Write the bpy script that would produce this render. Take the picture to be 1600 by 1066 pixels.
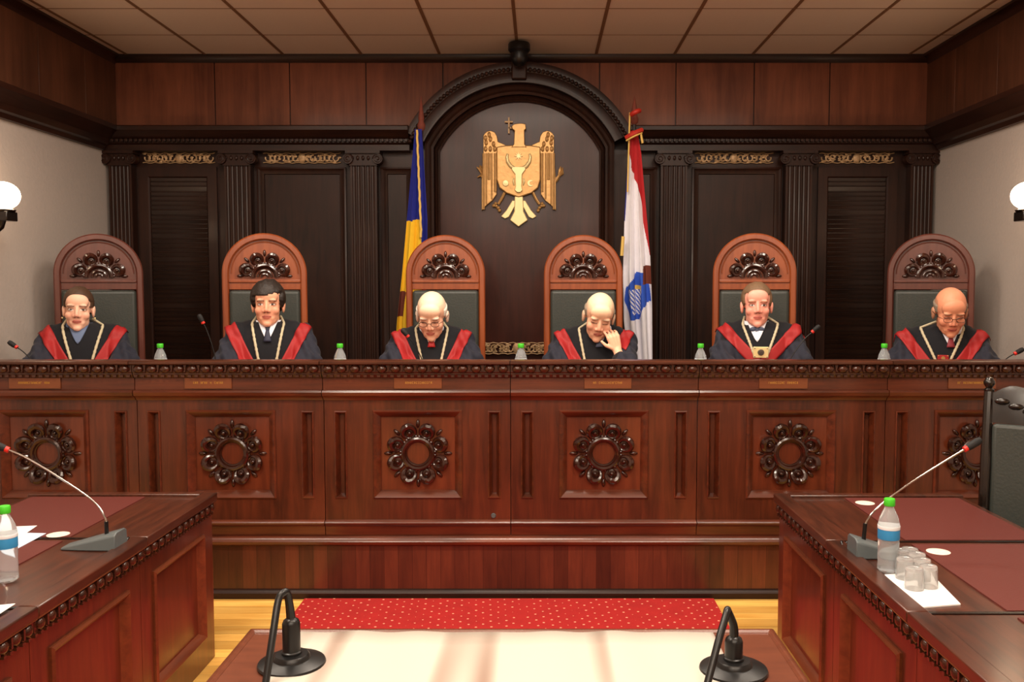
import bpy, bmesh, math, random
import numpy as np
from mathutils import Vector, Matrix, Euler, noise
from mathutils.bvhtree import BVHTree
random.seed(7)
PI = math.pi
sc = bpy.context.scene
C = sc.collection
for o in list(bpy.data.objects): bpy.data.objects.remove(o)

# ---------------------------------------------------------------- camera
FPX = 1390.0; CX = 843.0; E = 1.65; PITCH = math.atan2(85, FPX)
cd = bpy.data.cameras.new('camera'); cam = bpy.data.objects.new('camera', cd); C.objects.link(cam)
cd.sensor_width = 36; cd.lens = FPX/1600*36; cd.shift_x = -(CX-800)/1600
cd.clip_start = 0.05; cd.clip_end = 60
cam.location = (0, 0, E); cam.rotation_euler = (PI/2-PITCH, 0, 0)
sc.camera = cam
def ray(px, py):
    u = (px-CX)/FPX; v = (533-py)/FPX
    c, s = math.cos(PITCH), math.sin(PITCH)
    return u/(c+v*s), (-s+v*c)/(c+v*s)
def PX(px, Y, py=533): return ray(px, py)[0]*Y
def PZ(py, Y): return E+ray(0, py)[1]*Y

# ---------------------------------------------------------------- render look
sc.view_settings.view_transform = 'Standard'; sc.view_settings.look = 'None'
sc.view_settings.exposure = 0.0; sc.view_settings.gamma = 1
w = bpy.data.worlds.new('world'); sc.world = w; w.use_nodes = True
w.node_tree.nodes['Background'].inputs[0].default_value = (0.9, 0.75, 0.62, 1)
w.node_tree.nodes['Background'].inputs[1].default_value = 0.05

# ---------------------------------------------------------------- lamps in the ceiling (all nearer than the part of ceiling in view)
RC = -0.147                     # room centre line
WL, WR, YB, YF, HC = -3.28, 3.0, 6.98, -4.2, 3.43
def area(name, loc, size, power, col=(1, .87, .72), rot=(0, 0, 0)):
    l = bpy.data.lights.new(name, 'AREA'); l.shape = 'RECTANGLE'; l.size, l.size_y = size; l.energy = power; l.color = col
    o = bpy.data.objects.new(name, l); C.objects.link(o); o.location = loc; o.rotation_euler = rot
    return o
for i, x in enumerate((-1.95, RC, 1.65)):
    area('ceiling_lamp', (x, 4.35, HC-0.03), (1.1, .3), 62 if i == 1 else 34)
for x in (-1.35, 1.05):
    area('ceiling_lamp', (x, 2.2, HC-0.03), (.9, .5), 60)
for x in (-1.6, RC, 1.3):
    area('ceiling_lamp', (x, -0.6, HC-0.03), (.6, 1.2), 44)

for x, y in ((-.9, -1.2), (.7, -1.2), (RC, 1.6)):      # unseen point lights added to brighten the ceiling
    l = bpy.data.lights.new('fill_point', 'POINT'); l.energy = 44; l.color = (1, .86, .70); l.shadow_soft_size = .14
    o = bpy.data.objects.new('fill_point', l); C.objects.link(o); o.location = (x, y, 2.75)

# ---------------------------------------------------------------- materials
def lin(c):
    return tuple((v/255/12.92 if v/255 <= .04045 else ((v/255+.055)/1.055)**2.4) for v in c)+(1,)
MATS = {}
def mat(name, col, rough=.5, metal=0, spec=.5, coat=0, bump=None, trans=0, ior=1.45, emit=None, sheen=0, alpha=1):
    m = bpy.data.materials.new(name); m.use_nodes = True; nt = m.node_tree; b = nt.nodes['Principled BSDF']
    b.inputs['Base Color'].default_value = lin(col); b.inputs['Roughness'].default_value = rough
    b.inputs['Metallic'].default_value = metal; b.inputs['Specular IOR Level'].default_value = spec
    b.inputs['Coat Weight'].default_value = coat; b.inputs['Coat Roughness'].default_value = .12
    b.inputs['Transmission Weight'].default_value = trans; b.inputs['IOR'].default_value = ior
    b.inputs['Sheen Weight'].default_value = sheen
    if emit: b.inputs['Emission Color'].default_value = lin(emit[0]); b.inputs['Emission Strength'].default_value = emit[1]
    tc = nt.nodes.new('ShaderNodeTexCoord'); nz = nt.nodes.new('ShaderNodeTexNoise')
    sc_, st_, var = bump or (30, .0, .06)
    nz.inputs['Scale'].default_value = sc_; nz.inputs['Detail'].default_value = 5
    nt.links.new(tc.outputs['Object'], nz.inputs['Vector'])
    mx = nt.nodes.new('ShaderNodeMix'); mx.data_type = 'RGBA'
    a = lin(col); mx.inputs[6].default_value = tuple(v*(1-var) for v in a[:3])+(1,); mx.inputs[7].default_value = tuple(min(1, v*(1+var)) for v in a[:3])+(1,)
    nt.links.new(nz.outputs['Fac'], mx.inputs[0]); nt.links.new(mx.outputs[2], b.inputs['Base Color'])
    if st_ > 0:
        bp = nt.nodes.new('ShaderNodeBump'); bp.inputs['Strength'].default_value = st_; bp.inputs['Distance'].default_value = .004
        nt.links.new(nz.outputs['Fac'], bp.inputs['Height']); nt.links.new(bp.outputs[0], b.inputs['Normal'])
    MATS[name] = m
    return m
def wood(name, c1, c2, axis='Z', rough=.32, coat=.3, scale=9, plank=0, plankaxis='X', red=None):
    m = bpy.data.materials.new(name); m.use_nodes = True; nt = m.node_tree; b = nt.nodes['Principled BSDF']; L = nt.links.new
    tc = nt.nodes.new('ShaderNodeTexCoord'); mp = nt.nodes.new('ShaderNodeMapping')
    s = {'X': (.09, 1, 1), 'Y': (1, .09, 1), 'Z': (1, 1, .09)}[axis]
    mp.inputs['Scale'].default_value = s
    L(tc.outputs['Object'], mp.inputs[0])
    nz = nt.nodes.new('ShaderNodeTexNoise'); nz.inputs['Scale'].default_value = scale*3; nz.inputs['Detail'].default_value = 8; nz.inputs['Roughness'].default_value = .62
    nz.inputs['Distortion'].default_value = .6
    L(mp.outputs[0], nz.inputs['Vector'])
    n2 = nt.nodes.new('ShaderNodeTexNoise'); n2.inputs['Scale'].default_value = 2.2; n2.inputs['Detail'].default_value = 3
    L(tc.outputs['Object'], n2.inputs['Vector'])
    ad = nt.nodes.new('ShaderNodeMath'); ad.operation = 'MULTIPLY_ADD'; ad.inputs[1].default_value = .55; L(nz.outputs['Fac'], ad.inputs[0])
    m2 = nt.nodes.new('ShaderNodeMath'); m2.operation = 'MULTIPLY'; m2.inputs[1].default_value = .45; L(n2.outputs['Fac'], m2.inputs[0]); L(m2.outputs[0], ad.inputs[2])
    rp = nt.nodes.new('ShaderNodeValToRGB'); rp.color_ramp.elements[0].position = .36; rp.color_ramp.elements[1].position = .64
    rp.color_ramp.elements[0].color = lin(c1); rp.color_ramp.elements[1].color = lin(c2)
    L(ad.outputs[0], rp.inputs[0]); out = rp.outputs[0]
    if plank:
        sx = nt.nodes.new('ShaderNodeSeparateXYZ'); L(tc.outputs['Object'], sx.inputs[0])
        dv = nt.nodes.new('ShaderNodeMath'); dv.operation = 'DIVIDE'; dv.inputs[1].default_value = plank; L(sx.outputs[plankaxis], dv.inputs[0])
        fl = nt.nodes.new('ShaderNodeMath'); fl.operation = 'FLOOR'; L(dv.outputs[0], fl.inputs[0])
        wn = nt.nodes.new('ShaderNodeTexWhiteNoise'); wn.noise_dimensions = '1D'; L(fl.outputs[0], wn.inputs['W'])
        mr = nt.nodes.new('ShaderNodeMapRange'); mr.inputs[3].default_value = .6; mr.inputs[4].default_value = 1.35; L(wn.outputs['Value'], mr.inputs[0])
        fr = nt.nodes.new('ShaderNodeMath'); fr.operation = 'FRACT'; L(dv.outputs[0], fr.inputs[0])
        gt = nt.nodes.new('ShaderNodeMath'); gt.operation = 'GREATER_THAN'; gt.inputs[1].default_value = .03; L(fr.outputs[0], gt.inputs[0])
        g2 = nt.nodes.new('ShaderNodeMapRange'); g2.inputs[3].default_value = .35; g2.inputs[4].default_value = 1; L(gt.outputs[0], g2.inputs[0])
        pm = nt.nodes.new('ShaderNodeMath'); pm.operation = 'MULTIPLY'; L(mr.outputs[0], pm.inputs[0]); L(g2.outputs[0], pm.inputs[1])
        vm = nt.nodes.new('ShaderNodeVectorMath'); vm.operation = 'SCALE'; L(out, vm.inputs[0]); L(pm.outputs[0], vm.inputs['Scale']); out = vm.outputs[0]
    L(out, b.inputs['Base Color'])
    b.inputs['Roughness'].default_value = rough; b.inputs['Coat Weight'].default_value = coat; b.inputs['Coat Roughness'].default_value = .15
    bp = nt.nodes.new('ShaderNodeBump'); bp.inputs['Strength'].default_value = .08; bp.inputs['Distance'].default_value = .002
    L(nz.outputs['Fac'], bp.inputs['Height']); L(bp.outputs[0], b.inputs['Normal'])
    MATS[name] = m
    return m
M = MATS
wood('bench', (58, 27, 16), (106, 50, 29), 'Z'); wood('bench_x', (62, 28, 16), (114, 54, 31), 'X'); wood('cornice', (48, 24, 16), (84, 44, 29), 'X', rough=.26)
wood('panel', (78, 34, 20), (118, 56, 32), 'Z', rough=.3); wood('carved', (34, 14, 9), (64, 30, 20), 'Z', rough=.22, coat=.5)
wood('boards', (70, 32, 20), (104, 50, 31), 'Z', plank=.075, rough=.4)
wood('dark_x', (28, 13, 8), (50, 26, 16), 'X', rough=.42, coat=.06); wood('dark', (28, 13, 8), (52, 27, 17), 'Z', rough=.42, coat=.06); wood('door', (26, 14, 9), (46, 26, 17), 'X', rough=.3)
wood('dark_y', (30, 14, 9), (52, 27, 18), 'Y', rough=.35)
wood('niche', (46, 19, 13), (68, 30, 21), 'Z', rough=.3, coat=.2)
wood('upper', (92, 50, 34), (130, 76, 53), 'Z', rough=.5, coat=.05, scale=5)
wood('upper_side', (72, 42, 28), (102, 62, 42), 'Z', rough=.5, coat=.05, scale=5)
wood('chair', (114, 50, 24), (154, 78, 40), 'Z', rough=.28); wood('chair_bluelit', (76, 38, 30), (102, 54, 44), 'Z', rough=.28)  # outer chairs: same wood with the bluish light put into its colour
wood('desk_top', (46, 24, 17), (92, 47, 31), 'Y', rough=.28, coat=.3, scale=12); wood('desk', (70, 30, 17), (108, 48, 27), 'Z', rough=.3)
wood('desk_y', (82, 38, 22), (122, 62, 35), 'Y', rough=.3); wood('table', (86, 44, 28), (112, 60, 39), 'X', rough=.3)
wood('parquet', (206, 150, 66), (240, 192, 104), 'X', rough=.35, coat=.2, plank=.09, plankaxis='Y')
wood('black_wood', (14, 9, 7), (28, 19, 14), 'Z', rough=.25)
mat('leather', (50, 54, 50), .42, bump=(90, .25, .1)); mat('pad', (92, 38, 32), .5, bump=(150, .2, .06))
mat('gold', (184, 142, 88), .36, metal=.5, bump=(34, .5, .2)); mat('gold_pale', (228, 206, 150), .35, metal=.3)
mat('gold_ornament', (176, 144, 106), .5, metal=.3, bump=(60, .6, .5)); mat('gold_text', (214, 160, 70), .5)
mat('plaster', (180, 168, 160), .85, bump=(45, .5, .05)); mat('tile', (226, 208, 190), .9, bump=(60, .3, .03)); mat('grid', (128, 94, 66), .7)
mat('black', (14, 14, 15), .35); mat('black_matte', (18, 18, 19), .7, bump=(200, .4, .2)); mat('grey_plastic', (88, 96, 98), .38); mat('chrome', (190, 186, 180), .2, metal=1)
mat('dark_grey', (46, 50, 52), .4); mat('red_led', (210, 40, 30), .4)
mat('robe', (24, 26, 41), .8, sheen=.05, bump=(14, .1, .08)); mat('velvet', (9, 10, 18), .9, sheen=.05); mat('red_band', (150, 22, 24), .65)
mat('cord', (190, 180, 150), .6, bump=(160, .6, .2)); mat('shirt_white', (226, 228, 238), .7); mat('shirt_blue', (92, 108, 140), .7)
mat('tie_dark', (36, 40, 62), .6); mat('tie_red', (170, 30, 30), .55); mat('tie_maroon', (130, 40, 50), .55); mat('tie_check', (66, 74, 96), .6)
mat('hair_brown', (70, 48, 32), .6, bump=(120, .5, .35)); mat('hair_dark', (38, 29, 24), .55, bump=(70, 1.0, .5)); mat('hair_white', (228, 222, 208), .7, bump=(120, .4, .1))
mat('hair_grey', (138, 124, 108), .7, bump=(120, .4, .2)); mat('hair_lightbrown', (112, 86, 62), .6, bump=(120, .5, .3)); mat('glasses', (60, 48, 42), .3, metal=.6)
mat('cap_green', (66, 190, 40), .4); mat('label_blue', (48, 132, 186), .45); mat('label_white', (225, 230, 236), .5); mat('paper', (236, 234, 232), .7)
mat('paper_blue', (205, 222, 240), .6); mat('glass', (250, 252, 252), .06, trans=.82, ior=1.4); mat('plastic_clear', (236, 242, 246), .1, trans=.8, ior=1.2)
mat('water', (245, 250, 255), .02, trans=1, ior=1.33)
mat('flag_blue', (26, 34, 130), .8); mat('flag_yellow', (232, 188, 40), .8); mat('flag_red', (170, 28, 34), .8); mat('flag_white', (226, 224, 232), .8)
mat('crest_blue', (44, 84, 190), .8); mat('fringe', (214, 178, 92), .6); mat('crest_brown', (110, 50, 36), .8); mat('ribbon_red', (178, 40, 26), .6)
mat('lamp_globe', (255, 244, 226), .3, emit=((255, 222, 184), 15)); mat('cloth', (238, 232, 222), .55); mat('stripe', (150, 96, 70), .6); mat('glare', (236, 222, 206), .5)  # 'cloth' is the off-white material of pale_layer on the front table
for k_ in ('dark', 'dark_x', 'dark_y'): MATS[k_].node_tree.nodes['Principled BSDF'].inputs['Specular IOR Level'].default_value = .28
for k_ in ('niche', 'upper', 'upper_side'): MATS[k_].node_tree.nodes['Principled BSDF'].inputs['Specular IOR Level'].default_value = .25
MATS['niche'].node_tree.nodes['Principled BSDF'].inputs['Coat Weight'].default_value = .06
MATS['door'].node_tree.nodes['Principled BSDF'].inputs['Roughness'].default_value = .24
# carpet with dots
m = mat('carpet', (160, 24, 22), .95, bump=(9, .0, .18)); nt = m.node_tree
def carpet_nodes():
    L = nt.links.new; b = nt.nodes['Principled BSDF']; tc = nt.nodes['Texture Coordinate']
    base = b.inputs['Base Color'].links[0].from_socket
    vo = nt.nodes.new('ShaderNodeTexVoronoi'); vo.inputs['Scale'].default_value = 19; vo.inputs['Randomness'].default_value = .12
    mp = nt.nodes.new('ShaderNodeMapping'); mp.inputs['Rotation'].default_value = (0, 0, .72); mp.inputs['Scale'].default_value = (1, 1, 0)
    L(tc.outputs['Object'], mp.inputs[0]); L(mp.outputs[0], vo.inputs['Vector'])
    lt = nt.nodes.new('ShaderNodeMath'); lt.operation = 'LESS_THAN'; lt.inputs[1].default_value = .115; L(vo.outputs['Distance'], lt.inputs[0])
    mx = nt.nodes.new('ShaderNodeMix'); mx.data_type = 'RGBA'; mx.inputs[7].default_value = lin((236, 150, 120))
    L(lt.outputs[0], mx.inputs[0]); L(base, mx.inputs[6]); L(mx.outputs[2], b.inputs['Base Color'])
carpet_nodes()
# skin: colour from the painted attribute (lips, brows, eyes)
m = mat('skin', (220, 160, 130), .5); nt = m.node_tree
at_ = nt.nodes.new('ShaderNodeAttribute'); at_.attribute_name = 'paint'
b_ = nt.nodes['Principled BSDF']; nt.links.new(at_.outputs['Color'], b_.inputs['Base Color'])
b_.inputs['Subsurface Weight'].default_value = .08; b_.inputs['Subsurface Radius'].default_value = (.012, .005, .003)

# ---------------------------------------------------------------- mesh builder
class MB:
    def __init__(s): s.v = []; s.f = []; s.mi = []; s.cur = 0
    def add(s, vs, fs):
        n = len(s.v); s.v += [tuple(v) for v in vs]; s.f += [tuple(i+n for i in f) for f in fs]; s.mi += [s.cur]*len(fs); return s
    def box(s, x0, x1, y0, y1, z0, z1):
        return s.add([(x, y, z) for z in (z0, z1) for y in (y0, y1) for x in (x0, x1)],
                     [(0, 2, 3, 1), (4, 5, 7, 6), (0, 1, 5, 4), (2, 6, 7, 3), (0, 4, 6, 2), (1, 3, 7, 5)])
    def prism(s, poly, axis, a, b):
        """poly of 2D points extruded along axis from a to b; axis X:(y,z) Y:(x,z) Z:(x,y)"""
        def p(q, t): return {'X': (t, q[0], q[1]), 'Y': (q[0], t, q[1]), 'Z': (q[0], q[1], t)}[axis]
        n = len(poly)
        return s.add([p(q, a) for q in poly]+[p(q, b) for q in poly],
                     [tuple(range(n)), tuple(range(2*n-1, n-1, -1))]+[(i, i+n, (i+1) % n+n, (i+1) % n) for i in range(n)])
    def rings(s, rs, closed=True, caps=False, loop=False):
        n = len(rs[0]); vs = [p for r in rs for p in r]; fs = []
        m = len(rs)
        for i in range(m if loop else m-1):
            j = (i+1) % m
            for k in range(n if closed else n-1):
                l = (k+1) % n
                fs.append((i*n+k, i*n+l, j*n+l, j*n+k))
        if caps: fs.append(tuple(range(n-1, -1, -1))); fs.append(tuple(range((m-1)*n, m*n)))
        return s.add(vs, fs)
    def tube(s, pts, r, n=8, caps=True, loop=False):
        pts = [Vector(p) for p in pts]; rs = r if isinstance(r, (list, tuple)) else [r]*len(pts); out = []
        up = None
        for i, p in enumerate(pts):
            if loop: t = pts[(i+1) % len(pts)]-pts[i-1]
            else: t = pts[min(i+1, len(pts)-1)]-pts[max(i-1, 0)]
            t.normalize()
            if up is None: up = t.orthogonal().normalized()
            up = (up-t*up.dot(t));
            if up.length < 1e-6: up = t.orthogonal()
            up.normalize(); q = t.cross(up)
            out.append([p+(up*math.cos(a)+q*math.sin(a))*rs[i] for a in [2*PI*k/n for k in range(n)]])
        return s.rings(out, caps=caps and not loop, loop=loop)
    def lathe(s, prof, c=(0, 0, 0), n=24, axis='Z', a0=0, a1=2*PI):
        full = abs(a1-a0-2*PI) < 1e-6; cnt = n if full else n+1; rs = []
        for r, h in prof:
            ring = []
            for k in range(cnt):
                a = a0+(a1-a0)*k/n
                q = (r*math.cos(a), r*math.sin(a), h)
                if axis == 'Y': q = (q[0], h, q[1])
                if axis == 'X': q = (h, q[0], q[1])
                ring.append((c[0]+q[0], c[1]+q[1], c[2]+q[2]))
            rs.append(ring)
        return s.rings(rs, closed=full, caps=full)
    def ball(s, c, r, n=12, m=8, R=None):
        r = r if isinstance(r, (tuple, list)) else (r, r, r); rs = []
        for i in range(m+1):
            ph = PI*i/m; ph = min(max(ph, .02), PI-.02)
            ring = []
            for k in range(n):
                a = 2*PI*k/n
                q = Vector((r[0]*math.sin(ph)*math.cos(a), r[1]*math.sin(ph)*math.sin(a), r[2]*math.cos(ph)))
                if R: q = R @ q
                ring.append((c[0]+q[0], c[1]+q[1], c[2]+q[2]))
            rs.append(ring)
        return s.rings(rs, caps=True)
    def frame(s, x0, x1, z0, z1, prof):
        """mitred moulding round a rectangle in XZ; prof = list of (inset, y)"""
        rs = [[(x0+d, y, z0+d), (x1-d, y, z0+d), (x1-d, y, z1-d), (x0+d, y, z1-d)] for d, y in prof]
        return s.rings(rs)
    def tf(s, Mx, start=0):
        for i in range(start, len(s.v)): s.v[i] = tuple(Mx @ Vector(s.v[i]))
        return s
    def build(s, name, m, parent=None, smooth=True, bevel=0, solid=0, ang=35, loc=None, subsurf=0):
        me = bpy.data.meshes.new(name); me.from_pydata(s.v, [], s.f); me.validate()
        ms = m if isinstance(m, (list, tuple)) else [m]
        for q in ms: me.materials.append(M[q])
        if len(ms) > 1 and len(s.mi) == len(me.polygons): me.polygons.foreach_set('material_index', s.mi)
        bm = bmesh.new(); bm.from_mesh(me); bmesh.ops.recalc_face_normals(bm, faces=bm.faces); bm.to_mesh(me); bm.free()
        if smooth:
            me.polygons.foreach_set('use_smooth', [True]*len(me.polygons)); me.set_sharp_from_angle(angle=math.radians(ang))
        o = bpy.data.objects.new(name, me); C.objects.link(o)
        if parent: o.parent = parent
        if loc: o.location = loc
        if bevel:
            b = o.modifiers.new('b', 'BEVEL'); b.width = bevel; b.segments = 2; b.limit_method = 'ANGLE'; b.angle_limit = math.radians(40)
        if solid:
            b = o.modifiers.new('s', 'SOLIDIFY'); b.thickness = solid; b.offset = 0
        if subsurf:
            b = o.modifiers.new('s', 'SUBSURF'); b.levels = b.render_levels = subsurf
        return o
def thing(name, label, cat, loc=(0, 0, 0), rz=0, group=None):
    o = bpy.data.objects.new(name, None); C.objects.link(o); o.location = loc; o.rotation_euler = (0, 0, rz)
    o.empty_display_size = .1
    o['label'] = label; o['category'] = cat
    if group: o['group'] = group
    return o
def tag(o, label, cat, group=None, kind=None):
    o['label'] = label; o['category'] = cat
    if group: o['group'] = group
    if kind: o['kind'] = kind
    return o
def struct(o, label=None):
    o['kind'] = 'structure'
    if label: o['label'] = label
    return o
def copy_tree(o, parent=None):
    c = o.copy(); C.objects.link(c)
    if parent: c.parent = parent
    for ch in list(o.children): copy_tree(ch, c)
    return c
def arc(cx, cz, r, a0, a1, n): return [(cx+r*math.cos(a0+(a1-a0)*i/n), cz+r*math.sin(a0+(a1-a0)*i/n)) for i in range(n+1)]

# ================================================================= SETTING
struct(MB().box(WL-.1, WR+.1, YF, YB+.1, -.1, 0).build('floor', 'parquet', smooth=False))
struct(MB().box(WL-.1, WR+.1, YF, YB+.1, HC, HC+.1).build('ceiling', 'tile', smooth=False))
g = MB()
x = PX(810, YB) - .6*6
while x < WR:
    if x > WL: g.box(x-.011, x+.011, YF, YB, HC-.004, HC+.01)
    x += .6
struct(g.build('trim_1', 'grid', smooth=False))
g = MB(); y = YB-.56
while y > YF:
    g.box(WL, WR, y-.004, y+.004, HC-.002, HC+.01); y -= .6
struct(g.build('trim_2', 'grid', smooth=False))
ZE0, ZE1 = 2.67, 2.85           # entablature
struct(MB().box(WL-.1, WR+.1, YB, YB+.1, 0, HC).build('wall_back', 'dark', smooth=False))
g = MB()
xs = [WL]+[PX(p, YB) for p in (345, 460, 577, 695, 814, 935, 1052, 1172, 1288)]+[WR]
for a, b in zip(xs, xs[1:]): g.box(a+.004, b-.004, YB-.012, YB+.01, ZE1-.05, HC)
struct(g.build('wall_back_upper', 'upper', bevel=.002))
for sgn, X, nm in ((1, WL, 'left'), (-1, WR, 'right')):
    a, b = (X-.1, X) if sgn > 0 else (X, X+.1)
    struct(MB().box(a, b, YF, YB, 0, HC).build('wall_'+nm, 'plaster', smooth=False))
    g = MB(); y = YB-.48; prev = YB
    while y > YF:
        x0, x1 = sorted((X-sgn*.002, X+sgn*.012)); g.box(x0, x1, y+.004, prev-.004, ZE1-.05, HC); prev = y; y -= .6
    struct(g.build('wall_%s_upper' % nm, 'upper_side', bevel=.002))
    pr = [(0, HC-.075), (.012, HC-.075), (.02, HC-.055), (.035, HC-.03), (.06, HC-.018), (.06, HC), (0, HC)]
    struct(MB().prism([(X+sgn*p, q) for p, q in pr], 'Y', YF, YB).v and MB().prism([(X+sgn*(p-.001), q) for p, q in pr], 'Y', YF, YB).build('trim_3' if sgn > 0 else 'trim_4', 'dark_y'))
    pr = [(0, ZE0), (.03, ZE0), (.04, ZE0+.03), (.06, ZE0+.04), (.07, ZE0+.08), (.12, ZE0+.12), (.15, ZE0+.14), (.15, ZE0+.175), (.1, ZE0+.185), (0, ZE0+.19)]
    struct(MB().prism([(X+sgn*(p-.001), q) for p, q in pr], 'Y', YF, YB-.26).build('trim_5' if sgn > 0 else 'trim_6', 'dark_y'))
    struct(MB().box(*(sorted((X-sgn*.001, X+sgn*.02))), YF, 6.6, 0, .12).build('baseboard_'+nm, 'dark_y'))
pr = [(YB, HC-.06), (YB-.02, HC-.06), (YB-.03, HC-.045), (YB-.045, HC-.02), (YB-.045, HC), (YB, HC)]
struct(MB().prism(pr, 'X', WL, WR).build('trim_7', 'dark_x'))
struct(MB().box(WL-.1, WR+.1, YF-.1, YF, 0, HC).build('wall_rear', 'plaster', smooth=False))

# lower panelled wall : plane YP, pilasters in front
YP = 6.86; YE = 6.72
struct(MB().box(WL, WR, YP, YB+.001, .3, ZE0+.02).build('wall_back_lower', 'dark', smooth=False))
ACX, ACZ = PX(812, 6.75), PZ(299, 6.75)
RI, RO = 149/206, 196/206
hw = math.sqrt(RO**2-(ZE1-.03-ACZ)**2)
for k, (a, b) in enumerate(((WL, ACX-hw+.01), (ACX+hw-.01, WR))):
    g = MB()
    pr = [(YB-.01, ZE0), (YE+.04, ZE0), (YE+.04, ZE0+.045), (YE+.02, ZE0+.055), (YE+.02, ZE0+.085), (YE-.01, ZE0+.1), (YE-.03, ZE0+.13), (YE-.045, ZE0+.14), (YE-.045, ZE0+.17), (YE-.02, ZE0+.18), (YB-.01, ZE0+.18)]
    g.prism(pr, 'X', a, b)
    n = int((b-a)/.035)
    for i in range(n):
        x = a+(i+.5)*(b-a)/n; g.box(x-.010, x+.010, YE-.008, YE+.03, ZE0+.06, ZE0+.082)
    struct(g.build('trim_%d' % (8+k), 'dark_x', bevel=.002))

# pilasters
def pilaster(cx, wd, label):
    t = thing('pilaster', label, 'pilaster', (cx, YP, .3), 0, 'fluted pilasters along the back wall')
    H = ZE0-.3; y0 = -(YP-YE)+.05; h = wd/2; g = MB()
    pts = [(-h, 0), (-h, y0)]
    nf = 5
    for i in range(nf):
        xa = -h+.012+(2*h-.024)*(i+.12)/nf; xb = -h+.012+(2*h-.024)*(i+.88)/nf
        for j in range(5):
            a = PI*j/4; pts.append(((xa+xb)/2-(xb-xa)/2*math.cos(a), y0+.011*math.sin(a)))
    pts += [(h, y0), (h, 0)]
    g.prism(pts, 'Z', .12, H-.11); g.build('shaft', 'dark', t)
    MB().box(-h-.015, h+.015, y0-.02, 0, 0, .12).build('base', 'dark', t, bevel=.006)
    g = MB(); g.box(-h-.03, h+.03, y0-.035, 0, H-.022, H-.001); g.box(-h-.005, h+.005, y0-.012, 0, H-.11, H-.022)
    for sx in (-1, 1):
        c = (sx*(h+.012), 0, H-.062)
        g.lathe([(.001, y0-.034), (.038, y0-.034), (.04, y0-.028), (.04, y0+.03), (.001, y0+.03)], c, 20, 'Y')
        sp = []
        for i in range(26):
            a = i/25*3.6*PI; r = .036*(1-i/25*.8); sp.append((c[0]-sx*r*math.cos(a), y0-.036, c[2]+r*math.sin(a)))
        g.tube(sp, .0045, 6)
    for i in range(5): g.ball((-h+.02+(2*h-.04)*i/4, y0-.014, H-.055), (.012, .012, .018), 8, 6)
    g.build('capital', 'dark', t)
for px, wd, lb in ((195, .17, 'fluted dark wood pilaster in the far left corner beside the white wall'), (376, .2, 'fluted pilaster right of the left slatted door, behind the dark-haired man'),
                   (571, .2, 'fluted pilaster just left of the blue and yellow flag'), (1051, .2, 'fluted pilaster just right of the white flag'),
                   (1244, .2, 'fluted pilaster left of the right slatted door'), (1434, .17, 'fluted dark wood pilaster in the far right corner beside the white wall')):
    pilaster(PX(px, 6.77), wd, lb)
# panels & louvred doors
def wall_panel(x0, x1, z0, z1, name):
    g = MB(); g.frame(x0, x1, z0, z1, [(0, YP+.002), (0, YP-.03), (.012, YP-.035), (.03, YP-.02), (.05, YP-.012), (.055, YP+.004)])
    struct(g.build(name, 'dark', bevel=0))
for i, (a, b) in enumerate(((408, 545), (1078, 1216))):
    wall_panel(PX(a, YP), PX(b, YP), .5, PZ(262, YP), 'trim_%d' % (10+i))
for i, (a, b) in enumerate(((598, 648), (978, 1024))):
    wall_panel(PX(a, YP), PX(b, YP), .5, PZ(262, YP), 'trim_%d' % (12+i))
for i, (a, b) in enumerate(((226, 346), (1272, 1394))):
    x0, x1, z1 = PX(a, YP), PX(b, YP), PZ(262, YP); t = bpy.data.objects.new('door_%d' % (i+1), None); C.objects.link(t); struct(t, 'slatted dark wooden door on the %s of the back wall' % ('left', 'right')[i])
    g = MB(); g.frame(x0, x1, .31, z1, [(0, YP+.002), (0, YP-.03), (.07, YP-.03), (.08, YP-.02), (.08, YP+.004)]); g.build('door_frame', 'dark', t)
    g = MB(); z = .42; n = 0
    while z < z1-.1:
        h = .028 if n % 5 else .036
        g.prism([(YP+.002, z), (YP-.008, z+.001), (YP-.014, z+h-.004), (YP-.004, z+h), (YP+.002, z+h)], 'X', x0+.08, x1-.08); z += h+.006; n += 1
    g.build('slats', 'door', t)
# gilded openwork strips
def gilded(x0, x1, z0, z1, Y, label, sx=1, grp='gilded openwork strips above the wall panels'):
    g = MB(); w_, h_ = x1-x0, z1-z0; cx, cz = (x0+x1)/2, (z0+z1)/2
    rnd = random.Random(int(x0*100)+3)
    for zz in (z0+.006, z1-.006): g.tube([(x0+w_*i/24, Y, zz+.004*math.sin(i*1.9)) for i in range(25)], .004, 5)
    g.ball((cx, Y, cz), (.03, .012, h_*.45), 12, 8)
    for sgn in (-1, 1):
        for k in range(7):
            x = cx+sgn*(.05+k*(w_/2-.07)/6.5)
            r = h_*.28; g.tube([(x+r*.9*math.cos(a), Y, cz+r*math.sin(a)) for a in [i*PI*1.6/9*sgn+k*1.3 for i in range(10)]], .0065, 5)
            for _ in range(2): g.ball((x+rnd.uniform(-.03, .03), Y, cz+rnd.uniform(-.4, .4)*h_), (.014, .006, .009), 6, 5)
    o = g.build('gilded_ornament', 'gold_ornament'); tag(o, label, 'ornament', grp)
for a, b, lb in ((230, 342, 'gilded openwork strip over the left slatted door'), (416, 536, 'gilded openwork strip between the second and third pilasters from the left'),
                 (1083, 1204, 'gilded openwork strip right of the white flag, over a plain panel'), (1275, 1391, 'gilded openwork strip over the right slatted door')):
    gilded(PX(a, YP-.02), PX(b, YP-.02), PZ(256, YP), PZ(239, YP), YP-.012, lb)
gilded(PX(752, 6.8), PX(862, 6.8), PZ(554, 6.8), PZ(535, 6.8), 6.80, 'gilded openwork strip low on the back wall between the two middle chairs', grp=None)

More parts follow.
